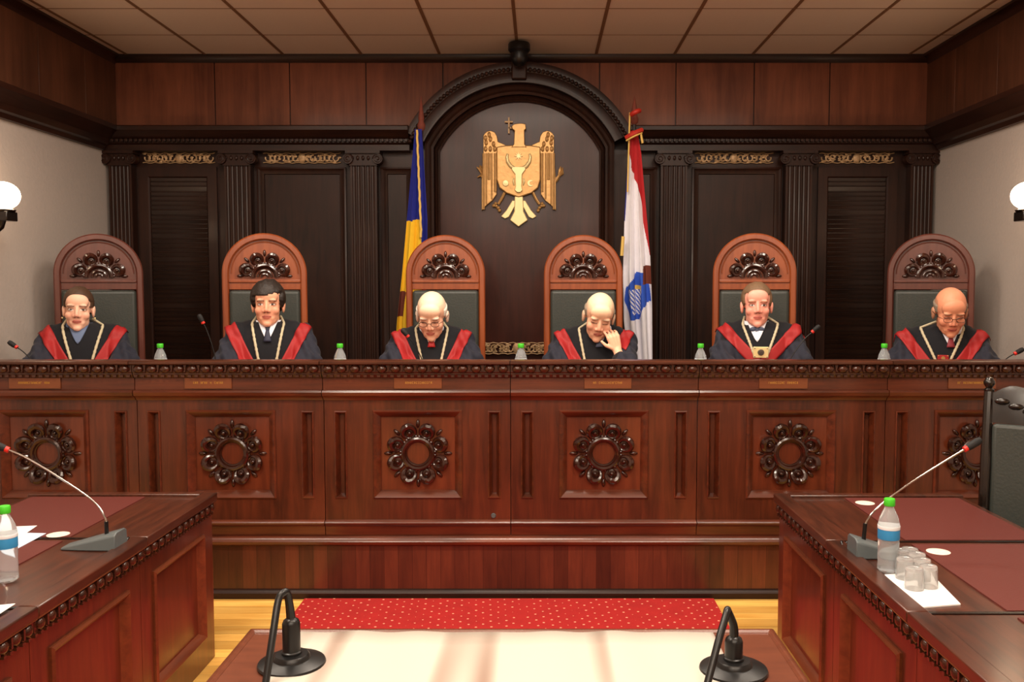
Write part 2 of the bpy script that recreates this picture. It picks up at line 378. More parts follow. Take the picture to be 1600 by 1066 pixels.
# arched niche
t = thing('arched_surround', 'dark wooden arch surround framing the gilded eagle on the back wall', 'arch', (0, 0, 0))
def archband(r0, r1, y0, y1, name, m='dark_x', zlow=.3, ac=None):
    """moulding with profile radii r0..r1; ring follows the arc then drops as jambs"""
    a0 = ac if ac is not None else math.acos(133/149)
    prof = [(r0, y1), (r0, y0), (r0+(r1-r0)*.25, y0-.008), (r0+(r1-r0)*.5, y0+.004), (r0+(r1-r0)*.75, y0-.008), (r1, y0), (r1, y1)]
    rs = []
    N = 48
    for i in range(N+1):
        a = a0+(PI-2*a0)*i/N
        rs.append([(ACX+r*math.cos(a), y, ACZ+r*math.sin(a)) for r, y in prof])
    return rs
jx = RI*math.cos(math.acos(133/149))
spring = ACZ+math.sqrt(RI**2-jx**2)
for nm, r0, r1, y in (('inner_moulding', RI-.045, RI, YP-.05), ('middle_moulding', RI+.001, RI+.075, YP-.09), ('outer_moulding', RI+.076, RO, YP-.15)):
    g = MB(); a0 = math.acos(133/149) if nm != 'outer_moulding' else math.asin((ZE1-.02-ACZ)/RO)*.93
    rs = archband(r0, r1, y, YB-.02, nm, ac=a0)
    if nm != 'outer_moulding':
        def jamb(ring, z): return [(p[0], p[1], z) for p in ring]
        rs = [jamb(rs[0], .31)]+rs+[jamb(rs[-1], .31)]
    g.rings(rs, closed=False)
    g.build(nm, 'dark', t)
g = MB()
for i in range(64):
    a = .42+(PI-.84)*i/63; r = RO-.06
    g.ball((ACX+r*math.cos(a), YP-.165, ACZ+r*math.sin(a)), (.016, .014, .016), 8, 6)
g.build('beading', 'dark', t)
# entablature face beside the arch (under the outer moulding) and niche panel
poly = [(ACX-jx, .31)]+[(ACX+RI*math.cos(a), ACZ+RI*math.sin(a)) for a in [PI-math.acos(133/149)-(PI-2*math.acos(133/149))*i/30 for i in range(31)]]+[(ACX+jx, .31)]
MB().prism(poly, 'Y', YP-.02, YP-.001).build('back_panel', 'niche', t, smooth=False)
MB().box(ACX-.055, ACX+.055, YP-.2, YB-.02, ACZ+RO-.14, ACZ+RO-.005).build('keystone', 'dark', t, bevel=.01)
# dome camera on the top of the arch
t = thing('ceiling_camera', 'black dome camera at the top of the arch under the ceiling', 'camera', (PX(812, 6.6), 6.56, PZ(105, 6.56)))
MB().lathe([(.001, .17), (.075, .17), (.08, .16), (.08, .12), (.065, .10), (.001, .10)], (0, 0, 0), 24).build('housing', 'black', t)
MB().lathe([(.001, .10), (.062, .10), (.062, .06), (.05, .03), (.03, .008), (.001, .0)], (0, 0, 0), 24).build('dome', 'black', t)
MB().box(-.02, .02, 0, .34, .12, .15).build('bracket', 'black', t)

# ================================================================= EAGLE EMBLEM
def eagle():
    Y = YP-.02; k = 1/1087.
    t = thing('eagle_emblem', 'gilded eagle coat of arms with a bull head shield on the arched panel', 'emblem', (PX(811, Y), Y-.0, PZ(274, Y)))
    def c(p): return ((p[0]-432)*k, -(p[1]-560)*k)
    def mir(P): return [(864-a, b) for a, b in P]
    def plate(P, y0, y1, g=None):
        g = g or MB(); g.prism([c(p) for p in P], 'Y', y0, y1); return g
    wing = [(140, 245), (150, 225), (170, 208), (200, 200), (235, 213), (255, 245), (262, 290), (300, 306), (345, 328), (345, 380), (262, 390), (250, 655), (250, 720), (215, 770), (165, 810), (125, 855), (125, 610), (140, 380)]
    for mi in (0, 1):
        f = mir if mi else (lambda P: P)
        g = plate(f(wing), -.035, -.002)
        g.build('wing', 'gold', t, bevel=.004)
        w_ = t.children[-1]; g = MB()
        for x, y1, r in ((143, 845, .009), (165, 800, .006), (187, 600, .011), (210, 760, .006), (240, 700, .011)):
            a, b = c(f([(x, 385)])[0]), c(f([(x, y1)])[0]); g.tube([(a[0], -.038, a[1]), (b[0], -.038, b[1])], r, 8)
        for x, y in ((160, 350), (198, 350), (235, 350), (165, 300), (200, 270), (225, 310), (190, 235), (160, 262)):
            a = c(f([(x, y)])[0]); g.ball((a[0], -.037, a[1]), (.014, .012, .022), 8, 6)
        g.build('feathers', 'gold', w_)
        g = MB(); pts = [c(q) for q in f([(315, 705), (290, 755), (262, 800)])]
        g.tube([(p[0], -.02, p[1]) for p in pts], [.012, .012, .011], 8)
        for q in f([(240, 795), (225, 812), (262, 830), (272, 852), (245, 815)]):
            a = c(q); g.ball((a[0], -.02, a[1]), .014, 8, 6)
        g.build('leg', 'gold', t)
        g = plate(f([(378, 770), (402, 770), (400, 815), (350, 905), (318, 920), (285, 900), (330, 850)]), -.03, -.002)
        g.build('tail_feather', 'gold_pale', t, bevel=.004)
    plate([(398, 738), (468, 738), (472, 860), (508, 932), (475, 955), (430, 988), (388, 955), (358, 932), (395, 860)], -.045, -.002).build('tail_feather', 'gold_pale', t, bevel=.006)
    plate([(250, 335), (330, 322), (432, 318), (534, 322), (612, 335), (612, 600), (592, 668), (540, 712), (432, 748), (330, 712), (272, 668), (250, 600)], -.05, -.002).build('shield', 'gold', t, bevel=.008)
    g = plate([(398, 205), (380, 190), (376, 168), (392, 152), (420, 146), (455, 144), (490, 150), (494, 190), (480, 200), (482, 315), (500, 340), (370, 340), (392, 315)], -.055, -.002)
    a = c((388, 172)); g.ball((a[0], -.035, a[1]), (.018, .014, .009), 8, 6)
    g.build('head', 'gold', t, bevel=.008)
    g = MB(); g.prism([c(p) for p in [(345, 92), (358, 92), (358, 222), (345, 222)]], 'Y', -.03, -.018); g.prism([c(p) for p in [(318, 122), (384, 122), (384, 135), (318, 135)]], 'Y', -.031, -.019)
    g.prism([c(p) for p in [(350, 170), (384, 172), (384, 184), (350, 184)]], 'Y', -.03, -.02)
    g.build('cross', 'gold_ornament', t)
    g = plate([(382, 500), (482, 500), (490, 520), (460, 560), (456, 660), (464, 690), (445, 708), (420, 708), (400, 690), (408, 660), (404, 560), (374, 520)], -.075, -.045)
    for f in (lambda P: P, mir):
        pts = [c(q) for q in f([(395, 512), (365, 490), (342, 455), (336, 420), (342, 392)])]
        g.tube([(p[0], -.06, p[1]) for p in pts], [.016, .015, .014, .012, .009], 8)
        pts = [c(q) for q in f([(392, 590), (388, 620), (394, 650)])]; g.tube([(p[0], -.055, p[1]) for p in pts], [.005, .009, .005], 6)
    g.build('bull_head', 'gold_pale', t, bevel=.004)
    g = MB(); P = []
    for i in range(16):
        r = 34 if i % 2 == 0 else 12; a = i*PI/8; P.append((432+r*math.cos(a), 412+r*math.sin(a)))
    plate(P, -.062, -.045, g); a = c((325, 632)); g.lathe([(.001, -.062), (.022, -.06), (.026, -.045)], (a[0], 0, a[1]), 12, 'Y')
    P = arc(530, 632, 26, .8, 5.4, 10)+arc(538, 632, 16, 5.2, 1.0, 8); plate(P, -.058, -.045, g)
    g.build('shield_charges', 'gold_pale', t)
    g = MB()
    for pts in ([(150, 600), (120, 560), (90, 580)], [(130, 560), (110, 510), (85, 495)], [(140, 530), (120, 500), (110, 480)], [(720, 640), (750, 590), (785, 530)], [(760, 560), (775, 520), (778, 490)], [(755, 580), (790, 545), (795, 500)]):
        q = [c(p) for p in pts]; g.tube([(p[0], -.02, p[1]) for p in q], [.006, .016, .004], 6)
    g.build('branches', 'gold', t)
eagle()

# ================================================================= FLAGS
def lerp(a, b, t): return a+(b-a)*t
def interp(tab, v):
    for (v0, x0), (v1, x1) in zip(tab, tab[1:]):
        if v <= v1: return lerp(x0, x1, (v-v0)/(v1-v0))
    return tab[-1][1]
def drape(Y, L, R, y0, y1, colfn, mats, folds, parent, name, amp=.03):
    g = MB(); nu, nv = 150, 240; idx = []
    vs = []
    for j in range(nv+1):
        py = lerp(y0, y1, j/nv); xl, xr = PX(interp(L, py), Y), PX(interp(R, py), Y); z = PZ(py, Y)
        a = amp*min(1, .25+j/nv*1.4)
        for i in range(nu+1):
            u = i/nu; ph = folds*2*PI*u
            vs.append((lerp(xl, xr, u)+.004*math.sin(ph*2+j*.019), Y-.02+a*math.sin(ph+.5*math.sin(j*.022)), z+.004*math.sin(ph)))
    fs = []; mi = []
    for j in range(nv):
        for i in range(nu):
            n = nu+1; fs.append((j*n+i, j*n+i+1, (j+1)*n+i+1, (j+1)*n+i))
            u = (i+.5)/nu; py = lerp(y0, y1, (j+.5)/nv); px = lerp(interp(L, py), interp(R, py), u); mi.append(colfn(px, py))
    g.add(vs, fs); g.mi = mi
    return g.build(name, mats, parent, solid=.003, ang=180)
Yf = 6.35
def pole(t, px0, px1, Y, pyt, py_f, mcol):
    xt, xb = PX(px0, Y), PX(px1, Y)
    g = MB(); g.tube([(xb, Y, .31), (xt, Y, PZ(py_f, Y))], .013, 10); g.build('pole', 'dark', t)
    zt = PZ(pyt, Y); zb = PZ(py_f, Y)
    g = MB(); g.lathe([(.012, zb), (.026, zb+.015), (.03, zb+.04), (.018, zb+.07), (.022, zb+.09), (.016, zb+.13), (.001, zt)], (xt, Y, 0), 12); g.build('finial', mcol, t)
    MB().lathe([(.001, .30), (.16, .30), (.16, .33), (.05, .36), (.03, .45), (.001, .45)], (xb, Y, 0), 24).build('stand', 'dark', t)
t = thing('flag', 'draped blue and yellow flag on a pole, left of the arch', 'flag', (0, 0, 0))
pole(t, 661, 652, Yf+.05, 150, 205, 'crest_brown')
Lt = [(200, 652), (345, 637), (430, 629), (505, 621), (700, 612)]; Rt = [(200, 662), (345, 669), (400, 668), (505, 664), (700, 668)]
def c1(px, py):
    if px > interp([(200, 656), (345, 660), (505, 660), (700, 660)], py): return 0 if py < 400 else 2
    if py < 346-(px-640)*.15: return 0
    if 455 < py < 495 and px < 632+(495-py)*.15: return 3
    return 1
f = drape(Yf, Lt, Rt, 203, 700, c1, ['flag_blue', 'flag_yellow', 'flag_red', 'crest_brown'], 2.5, t, 'cloth', .028)
g = MB(); pts = [(PX(interp([(203, 654), (360, 659), (500, 657)], p), Yf-.06), Yf-.055, PZ(p, Yf-.06)) for p in range(203, 372, 6)]
g.tube([Vector(p)+Vector((.002*math.sin(i*2), 0, 0)) for i, p in enumerate(pts)], .008, 6); g.build('fringe', 'fringe', t)
t = thing('flag', 'draped red, white and blue flag with a blue crest, right of the arch', 'flag', (0, 0, 0))
pole(t, 989, 985, Yf+.05, 150, 195, 'crest_brown')
Lt = [(205, 980), (240, 979), (330, 974), (430, 972), (500, 974), (600, 985), (700, 990)]; Rt = [(205, 993), (240, 999), (300, 1004), (400, 1013), (480, 1017), (560, 1019), (700, 1024)]
def c2(px, py):
    if px < interp([(205, 982), (240, 981), (300, 978), (345, 974), (346, 900), (700, 900)], py): return 0
    if py < 545 and px > interp([(205, 979), (262, 984), (300, 997), (400, 1013), (401, 1100), (700, 1100)], py): return 2
    if 415 < py < 445 and px > 1003: return 4
    if 425 < py < 500:
        lo = interp([(425, 995), (450, 978), (470, 976), (500, 985)], py); hi = interp([(425, 1005), (445, 1013), (470, 1016), (480, 1004), (500, 998)], py)
        if lo < px < hi:
            q = (px-985)*.55-(py-455)*.33
            if 452 < py < 492 and px < 1000 and px > 980+(py-452)*.2: return 1 if int(q*.9+50) % 2 else 3
            if 446 < py < 458 and 991 < px < 1001: return 5
            return 3
    return 1
drape(Yf, Lt, Rt, 205, 700, c2, ['flag_blue', 'flag_white', 'flag_red', 'crest_blue', 'crest_brown', 'fringe'], 2.5, t, 'cloth', .028)
g = MB()
for (xa, ya, xb, yb) in ((976, 216, 1000, 204), (984, 180, 996, 174)):
    g = MB(); g.tube([(PX(lerp(xa, xb, i/8), 6.3), 6.28-.03*math.sin(PI*i/8), PZ(lerp(ya, yb, i/8), 6.3)) for i in range(9)], .017, 8)
    g.build('ribbon', 'ribbon_red', t)
g = MB()
g.tube([(PX(lerp(976, 1000, i/8), 6.3), 6.27-.03*math.sin(PI*i/8), PZ(lerp(221, 209, i/8), 6.3)) for i in range(9)], .006, 6)
g.tube([(PX(982, 6.3), 6.3, PZ(176, 6.3)), (PX(981, 6.3), 6.3, PZ(215, 6.3)), (PX(979, 6.3), 6.3, PZ(300, 6.3))], .006, 6)
g.tube([(PX(998, 6.3), 6.27, PZ(208, 6.3)), (PX(1001, 6.3), 6.27, PZ(225, 6.3))], .008, 6)
g.tube([(PX(972, 6.3), 6.27, PZ(370, 6.3)), (PX(970, 6.3), 6.27, PZ(400, 6.3))], .012, 6)
g.build('tassel', 'fringe', t)

# ================================================================= WALL LAMPS
for sgn, X, lb in ((1, WL, 'white globe wall lamp on a dark bracket, left wall'), (-1, WR, 'white globe wall lamp on a dark bracket, right wall')):
    y = 5.2
    t = thing('wall_lamp', lb, 'lamp', (X, y, 1.9), 0, None)
    d = sgn
    MB().box(*sorted((0, d*.035)), -.06, .06, 0, .2).build('backplate', 'black_wood', t, bevel=.008)
    g = MB(); g.tube([(d*.03, 0, .06), (d*.09, 0, .05), (d*.15, 0, .1), (d*.17, 0, .16)], .02, 10); g.box(*sorted((d*.1, d*.22)), -.055, .055, .13, .185)
    g.build('arm', 'black_wood', t, bevel=.006)
    MB().lathe([(.001, .185), (.06, .185), (.065, .195), (.05, .2), (.001, .2)], (d*.17, 0, 0), 20).build('collar', 'black_wood', t)
    MB().ball((d*.17, 0, .277), (.09, .09, .08), 28, 18).build('globe', 'lamp_globe', t)

# ================================================================= DAIS AND BENCH
YBF = 4.64                      # bench front plane
ZT = 1.26
SEAM = [PX(p, YBF, 700) for p in (-75, 216, 507, 798, 1089, 1382, 1675)]
BX0, BX1 = SEAM[0], SEAM[-1]
t = thing('dais', 'raised wooden dais with board-clad front under the judges bench', 'platform', (0, 0, 0))
MB().box(WL+.001, WR-.001, YBF+.03, YP+.001, .001, .298).build('platform_floor', 'dark_x', t)
MB().box(BX0-.1, BX1+.02, YBF-.004, YBF+.03, .045, .285).build('front_boards', 'boards', t)
pr = [(YBF+.03, .285), (YBF-.02, .285), (YBF-.035, .295), (YBF-.04, .31), (YBF-.03, .325), (YBF-.005, .335), (YBF+.03, .335)]
MB().prism(pr, 'X', BX0-.1, BX1+.02).build('edge_moulding', 'bench_x', t)
pr = [(YBF, 0.001), (YBF-.03, 0.001), (YBF-.03, .03), (YBF-.02, .042), (YBF, .05)]
MB().prism(pr, 'X', BX0-.1, BX1+.02).build('base_moulding', 'dark_x', t)

def rosette(g, half=False, S=1.0):
    a1 = PI if half else 2*PI
    def q(x, y, z): return (x*S, y*S, z*S)
    for R_, r_, yy in ((.076, .013, -.016), (.062, .006, -.008))+(((.042, .009, -.012), (.02, .008, -.010)) if half else ()):
        n = 20 if half else 36
        pts = [q(R_*math.cos(a1*i/n), yy, R_*math.sin(a1*i/n)) for i in range(n+1 if half else n)]
        g.tube(pts, r_*S, 8, loop=not half)
    for k in range(4 if half else 8):
        a = PI/8+k*PI/4; cx, cz = .119*math.cos(a), .119*math.sin(a)
        # scrolled petal: thick outside, thin inside
        pts = []; rr = []
        for i in range(18):
            b = a+2*PI*i/18; pts.append(q(cx+.032*math.cos(b), -.016-.010*math.cos(b-a), cz+.032*math.sin(b))); rr.append((.012+.006*math.cos(b-a))*S)
        g.tube(pts, rr, 8, loop=True)
        g.ball(q(cx-.004*math.cos(a), -.014, cz-.004*math.sin(a)), .0115*S, 8, 6)
        g.ball(q(cx, -.004, cz), (.036*S, .008*S, .036*S), 10, 6)
        for s_ in (-1, 1):
            b = a+s_*.30; g.ball(q(.089*math.cos(b), -.016, .089*math.sin(b)), .0075*S, 6, 5)
    for k in (range(0, 5) if half else range(8)):
        a = k*PI/4; R = Matrix.Rotation(-a, 3, 'Y')
        r_ = .155 if not (half and k in (0, 4)) else .15
        g.ball(q(r_*math.cos(a), -.007, r_*math.sin(a)+(.008 if half and k in (0, 4) else 0)), (.022*S, .009*S, .010*S), 8, 6, R)
BENCH_LB = ['with carved rosette panel at the far left, behind the left desk', 'second from the left, carved rosette above the left desk corner', 'left of the centre seam, small lock at lower right', 'right of the centre seam, third from the right',
            'above the far corner of the right desk, second from the right', 'at the far right, behind the black chair']
for i in range(6):
    x0, x1 = SEAM[i]+.002, SEAM[i+1]-.002; cx = (x0+x1)/2; h = (x1-x0)/2
    t = thing('bench_section', 'mahogany judges bench section '+BENCH_LB[i], 'bench', (cx, YBF, .336), 0, 'panelled sections of the judges bench')
    Z = lambda py: PZ(py, YBF)-.336
    pw = 69/299.; pz0, pz1 = Z(778), Z(642); sz0, sz1 = Z(778), Z(643); zt = Z(624)
    sa, sb = h-.115, h-.055
    # face with openings built from rails
    g = MB(); ytop = .05
    g.box(-h, h, 0, ytop, Z(812), pz0); g.box(-h, h, 0, ytop, pz1, zt)
    for s_ in (-1, 1):
        a, b = sorted((s_*pw, s_*sa)); g.box(a, b, 0, ytop, pz0, pz1)
        a, b = sorted((s_*sb, s_*h)); g.box(a, b, 0, ytop, pz0, pz1)
    g.box(-h, h, ytop-.012, ytop, pz0, pz1)
    
    g.build('carcass', 'bench', t)
    g = MB(); g.frame(-pw, pw, pz0, pz1, [(-.002, .01), (-.004, -.006), (.004, -.014), (.012, -.008), (.036, .020), (.036, .04)])
    for s_ in (-1, 1):
        a, b = sorted((s_*sa, s_*sb)); g.frame(a, b, sz0, sz1, [(0, .01), (-.003, -.005), (.003, -.009), (.018, .022), (.018, .04)])
    g.build('panel_moulding', 'bench_x', t)
    MB().box(-pw+.03, pw-.03, .024, .038, pz0+.03, pz1-.03).build('recessed_panel', 'panel', t)
    g = MB(); rosette(g, S=1.02); g.tf(Matrix.Translation((0, .026, (pz0+pz1)/2+.002))); g.build('carved_rosette', 'carved', t)
    # fascia above
    MB().box(-h, h, -.02, .04, Z(612), Z(588)).build('name_board', 'bench_x', t)
    pr = [(.03, Z(625)), (-.012, Z(625)), (-.02, Z(621)), (-.045, Z(617)), (-.05, Z(612)), (-.045, Z(609)), (-.02, Z(608)), (.03, Z(608))]
    MB().prism(pr, 'X', -h, h).build('ledge_moulding', 'bench_x', t)
    g = MB(); pr = [(.04, Z(590)), (-.03, Z(590)), (-.045, Z(584)), (-.045, Z(582)), (-.05, Z(580)), (-.05, Z(570)), (-.085, Z(568)), (-.09, Z(566.5)), (-.09, Z(563.5)), (-.085, Z(562.5)), (.04, Z(562.5))]
    g.prism(pr, 'X', -h, h)
    nb = 14
    for k in range(nb):
        xx = -h+(k+.5)*2*h/nb; g.ball((xx, -.056, Z(575)), (.0265, .022, .022), 10, 8)
        xx2 = -h+k*2*h/nb
        if k: g.prism([(xx2-.007, Z(569)), (xx2+.007, Z(569)), (xx2, Z(581))], 'Y', -.066, -.04)
    for k in range(nb*2):
        xx = -h+(k+.5)*h/nb; g.box(xx-.009, xx+.009, -.052, -.03, Z(588), Z(584.5))
    g.build('carved_cornice', 'cornice', t)
    pr = [(.04, Z(836)+0), (-.002, Z(836)), (-.008, Z(822)), (-.022, Z(819)), (-.026, Z(816)), (-.018, Z(813.5)), (.0, Z(812)), (.04, Z(812))]
    MB().prism([(y, max(z, .001)) for y, z in pr], 'X', -h, h).build('lower_moulding', 'bench_x', t)
    if i == 2:
        g = MB(); g.lathe([(.001, -.006), (.011, -.006), (.014, 0), (.014, .002)], (h-.09, 0, Z(806)), 16, 'Y'); g.build('lock', 'grey_plastic', t)
# worktop behind the cornice
t = thing('judges_worktop', 'long dark worktop behind the bench cornice', 'worktop', (0, 0, 0))
MB().box(BX0, BX1, YBF+.045, YBF+.46, 1.065, 1.10).build('top', 'bench_x', t, bevel=.004)
MB().box(BX0, BX1, YBF+.045, YBF+.075, 1.101, ZT-.012).build('upstand', 'bench_x', t)
# name plates: gilt lettering too small to read, cut as rows of small raised strokes
PL = [(12, 93, 'dark name plate at the far left end of the bench', 'bench'), (287, 361, 'name plate with gilt lettering below the dark-haired man', ''), (615, 690, 'orange-brown name plate below the white-haired man in glasses', ''),
      (913, 987, 'orange-brown name plate below the man resting his cheek on his hand', ''), (1187, 1263, 'name plate below the man wearing the square medallion', ''), (1483, 1558, 'name plate at the far right end of the bench by the black chair', '')]
wood('plate', (116, 62, 32), (140, 78, 42), 'X', rough=.35); 
for i, (a, b, lb, _) in enumerate(PL):
    Y = YBF-.022; x0, x1 = PX(a, Y), PX(b, Y); zc = PZ(598, Y)
    t = thing('name_plate', lb, 'sign', ((x0+x1)/2, Y, zc-.032), 0, 'name plates along the bench')
    h = (x1-x0)/2
    MB().box(-h, h, -.005, .0005, 0, .064).build('plate', 'plate', t, bevel=.0015)
    g = MB(); rnd = random.Random(i); x = -h*.62
    while x < h*.6:
        lw = rnd.choice((.005, .007, .006)); gap = .0035
        if rnd.random() < .12: x += .012
        k = rnd.random()
        g.box(x, x+.0014, -.0065, -.004, .026, .037)
        if k < .7: g.box(x+lw-.0014, x+lw, -.0065, -.004, .026, .037)
        if k < .5: g.box(x, x+lw, -.0065, -.004, .031, .0325)
        if k > .3: g.box(x, x+lw, -.0065, -.004, .0355, .037)
        if k > .8: g.box(x, x+lw, -.0065, -.004, .026, .0275)
        x += lw+gap
    g.build('lettering', 'gold_text', t)

# ================================================================= JUDGES' CHAIRS
def judge_chair(wm, rz, loc, label):
    t = thing('high_backed_chair', label, 'chair', loc, rz, 'arched high-backed judges chairs')
    R = .262; zc = 1.43; fr = .042
    def hoop(r0, r1, y0, y1, zb=0):
        rs = []
        prof = [(r1, y1), (r1, y0+.008), (r1-.008, y0), (r0+.008, y0), (r0, y0+.008), (r0, y1)]
        for i in range(-1, 34):
            if i == -1: rs.append([(r, y, zb) for r, y in prof]); continue
            a = PI*i/32 if i <= 32 else PI
            if i == 33: rs.append([(-r, y, zb) for r, y in prof]); continue
            rs.append([(r*math.cos(a), y, zc+r*math.sin(a)) for r, y in prof])
        g = MB(); g.rings(rs, closed=True, caps=True); return g
    hoop(R-fr, R, -.025, .03).build('back_frame', wm, t)
    g = MB(); P = [(R-fr+.001, zc-.05)]+arc(0, zc, R-fr+.001, 0, PI, 30)+[(-R+fr-.001, zc-.05)]
    g.prism(P, 'Y', .0, .02)
    pts = [(p[0], -.001, p[1]) for p in arc(0, zc, R-fr-.014, .02, PI-.02, 30)]; g.tube(pts, .004, 6)
    g.build('arched_panel', wm, t)
    g = MB(); g.box(-R+fr-.001, R-fr+.001, -.018, .02, zc-.10, zc-.052); g.box(-R+fr-.001, R-fr+.001, -.026, .018, zc-.055, zc-.035)
    g.build('cross_rail', wm, t, bevel=.004)
    g = MB(); rosette(g, True, 1.0); g.tf(Matrix.Translation((0, .0, zc-.02))); g.build('carved_crest', 'carved', t)
    g = MB(); g.box(-R+fr+.002, R-fr-.002, -.045, .015, .52, zc-.104); o = g.build('back_pad', 'leather', t); b = o.modifiers.new('b', 'BEVEL'); b.width = .022; b.segments = 4
    g = MB(); g.box(-.24, .24, -.52, -.03, .40, .50); o = g.build('seat_pad', 'leather', t); b = o.modifiers.new('b', 'BEVEL'); b.width = .03; b.segments = 4
    g = MB(); g.box(-.25, .25, -.53, -.0, .33, .398); g.build('seat_frame', wm, t, bevel=.005)
    for sx in (-1, 1):
        g = MB(); g.tube([(sx*.235, -.49, 0), (sx*.235, -.5, .33)], [.022, .03], 10); g.build('leg', wm, t)
        g = MB(); g.tube([(sx*.27, -.02, .68), (sx*.275, -.3, .69), (sx*.275, -.42, .67), (sx*.27, -.44, .6), (sx*.262, -.42, .37)], .02, 8); g.build('armrest', wm, t)
CH = [(158, 5.8, 'chair_bluelit', .40, 'dark arched high-backed chair at the far left behind the woman'), (416, 5.75, 'chair', .24, 'arched high-backed chair behind the dark-haired man'), (697, 5.95, 'chair', .08, 'orange-brown arched chair behind the white-haired man, beside the yellow flag'),
      (911, 5.95, 'chair', -.04, 'orange-brown arched chair behind the man resting on his hand, beside the white flag'), (1177, 5.75, 'chair', -.20, 'arched high-backed chair behind the man with the medallion'), (1451, 5.8, 'chair_bluelit', -.36, 'dark arched high-backed chair at the far right')]
for px, Y, wm, rz, lb in CH: judge_chair(wm, rz, (PX(px, Y), Y, .3), lb)

# ================================================================= PEOPLE
def remesh(g, vox, smooth=3, fac=.5):
    o = g.build('tmp', 'skin', smooth=False)
    r = o.modifiers.new('r', 'REMESH'); r.mode = 'VOXEL'; r.voxel_size = vox; r.use_smooth_shade = True
    s = o.modifiers.new('s', 'SMOOTH'); s.factor = fac; s.iterations = smooth
    dg = bpy.context.evaluated_depsgraph_get(); dg.update(); me = bpy.data.meshes.new_from_object(o.evaluated_get(dg))
    bpy.data.objects.remove(o); return me
def cap(g, a, b, ra, rb, n=14):
    a, b = Vector(a), Vector(b); g.tube([a, b], [ra, rb], n); g.ball(a, ra, n, 9); g.ball(b, rb, n, 9)
def hand(g, wrist, fwd, palm, side, curl=.5, S=1.0, spread=.12):
    """wrist pos, fwd = direction of the fingers, palm = palm normal, side=+1 if the thumb is towards fwd x palm"""
    w_, f, p = Vector(wrist), Vector(fwd).normalized(), Vector(palm).normalized(); p = (p-f*p.dot(f)).normalized(); t = f.cross(p)*side
    for i in range(4): cap(g, w_+t*(.5-i/3.)*.03*S, w_+f*.085*S+t*(.5-i/3.)*.066*S, .014*S, .0125*S, 10)
    for i, ln in enumerate((.070, .078, .073, .058)):
        b = w_+f*.085*S+t*(.5-i/3.)*.066*S; d = (f+t*(.5-i/3.)*spread*2).normalized(); c = curl*(1+.12*i); q = b; rr = .0092*S
        for k, (l, rad) in enumerate(((.45, rr), (.3, rr*.93), (.25, rr*.82))):
            an = c*(k+.6)*.8; dd = (d*math.cos(an)+p*math.sin(an)).normalized(); e = q+dd*ln*l*S; cap(g, q, e, rad, rad*.93, 8); q = e
    b = w_+f*.022*S+t*.024*S; d = (f*.65+t*.75+p*.25).normalized(); e = b+d*.045*S; cap(g, b, e, .013*S, .011*S, 9)
    d = (f*.85+t*.35+p*.35).normalized(); e2 = e+d*.034*S; cap(g, e, e2, .0105*S, .0085*S, 9)

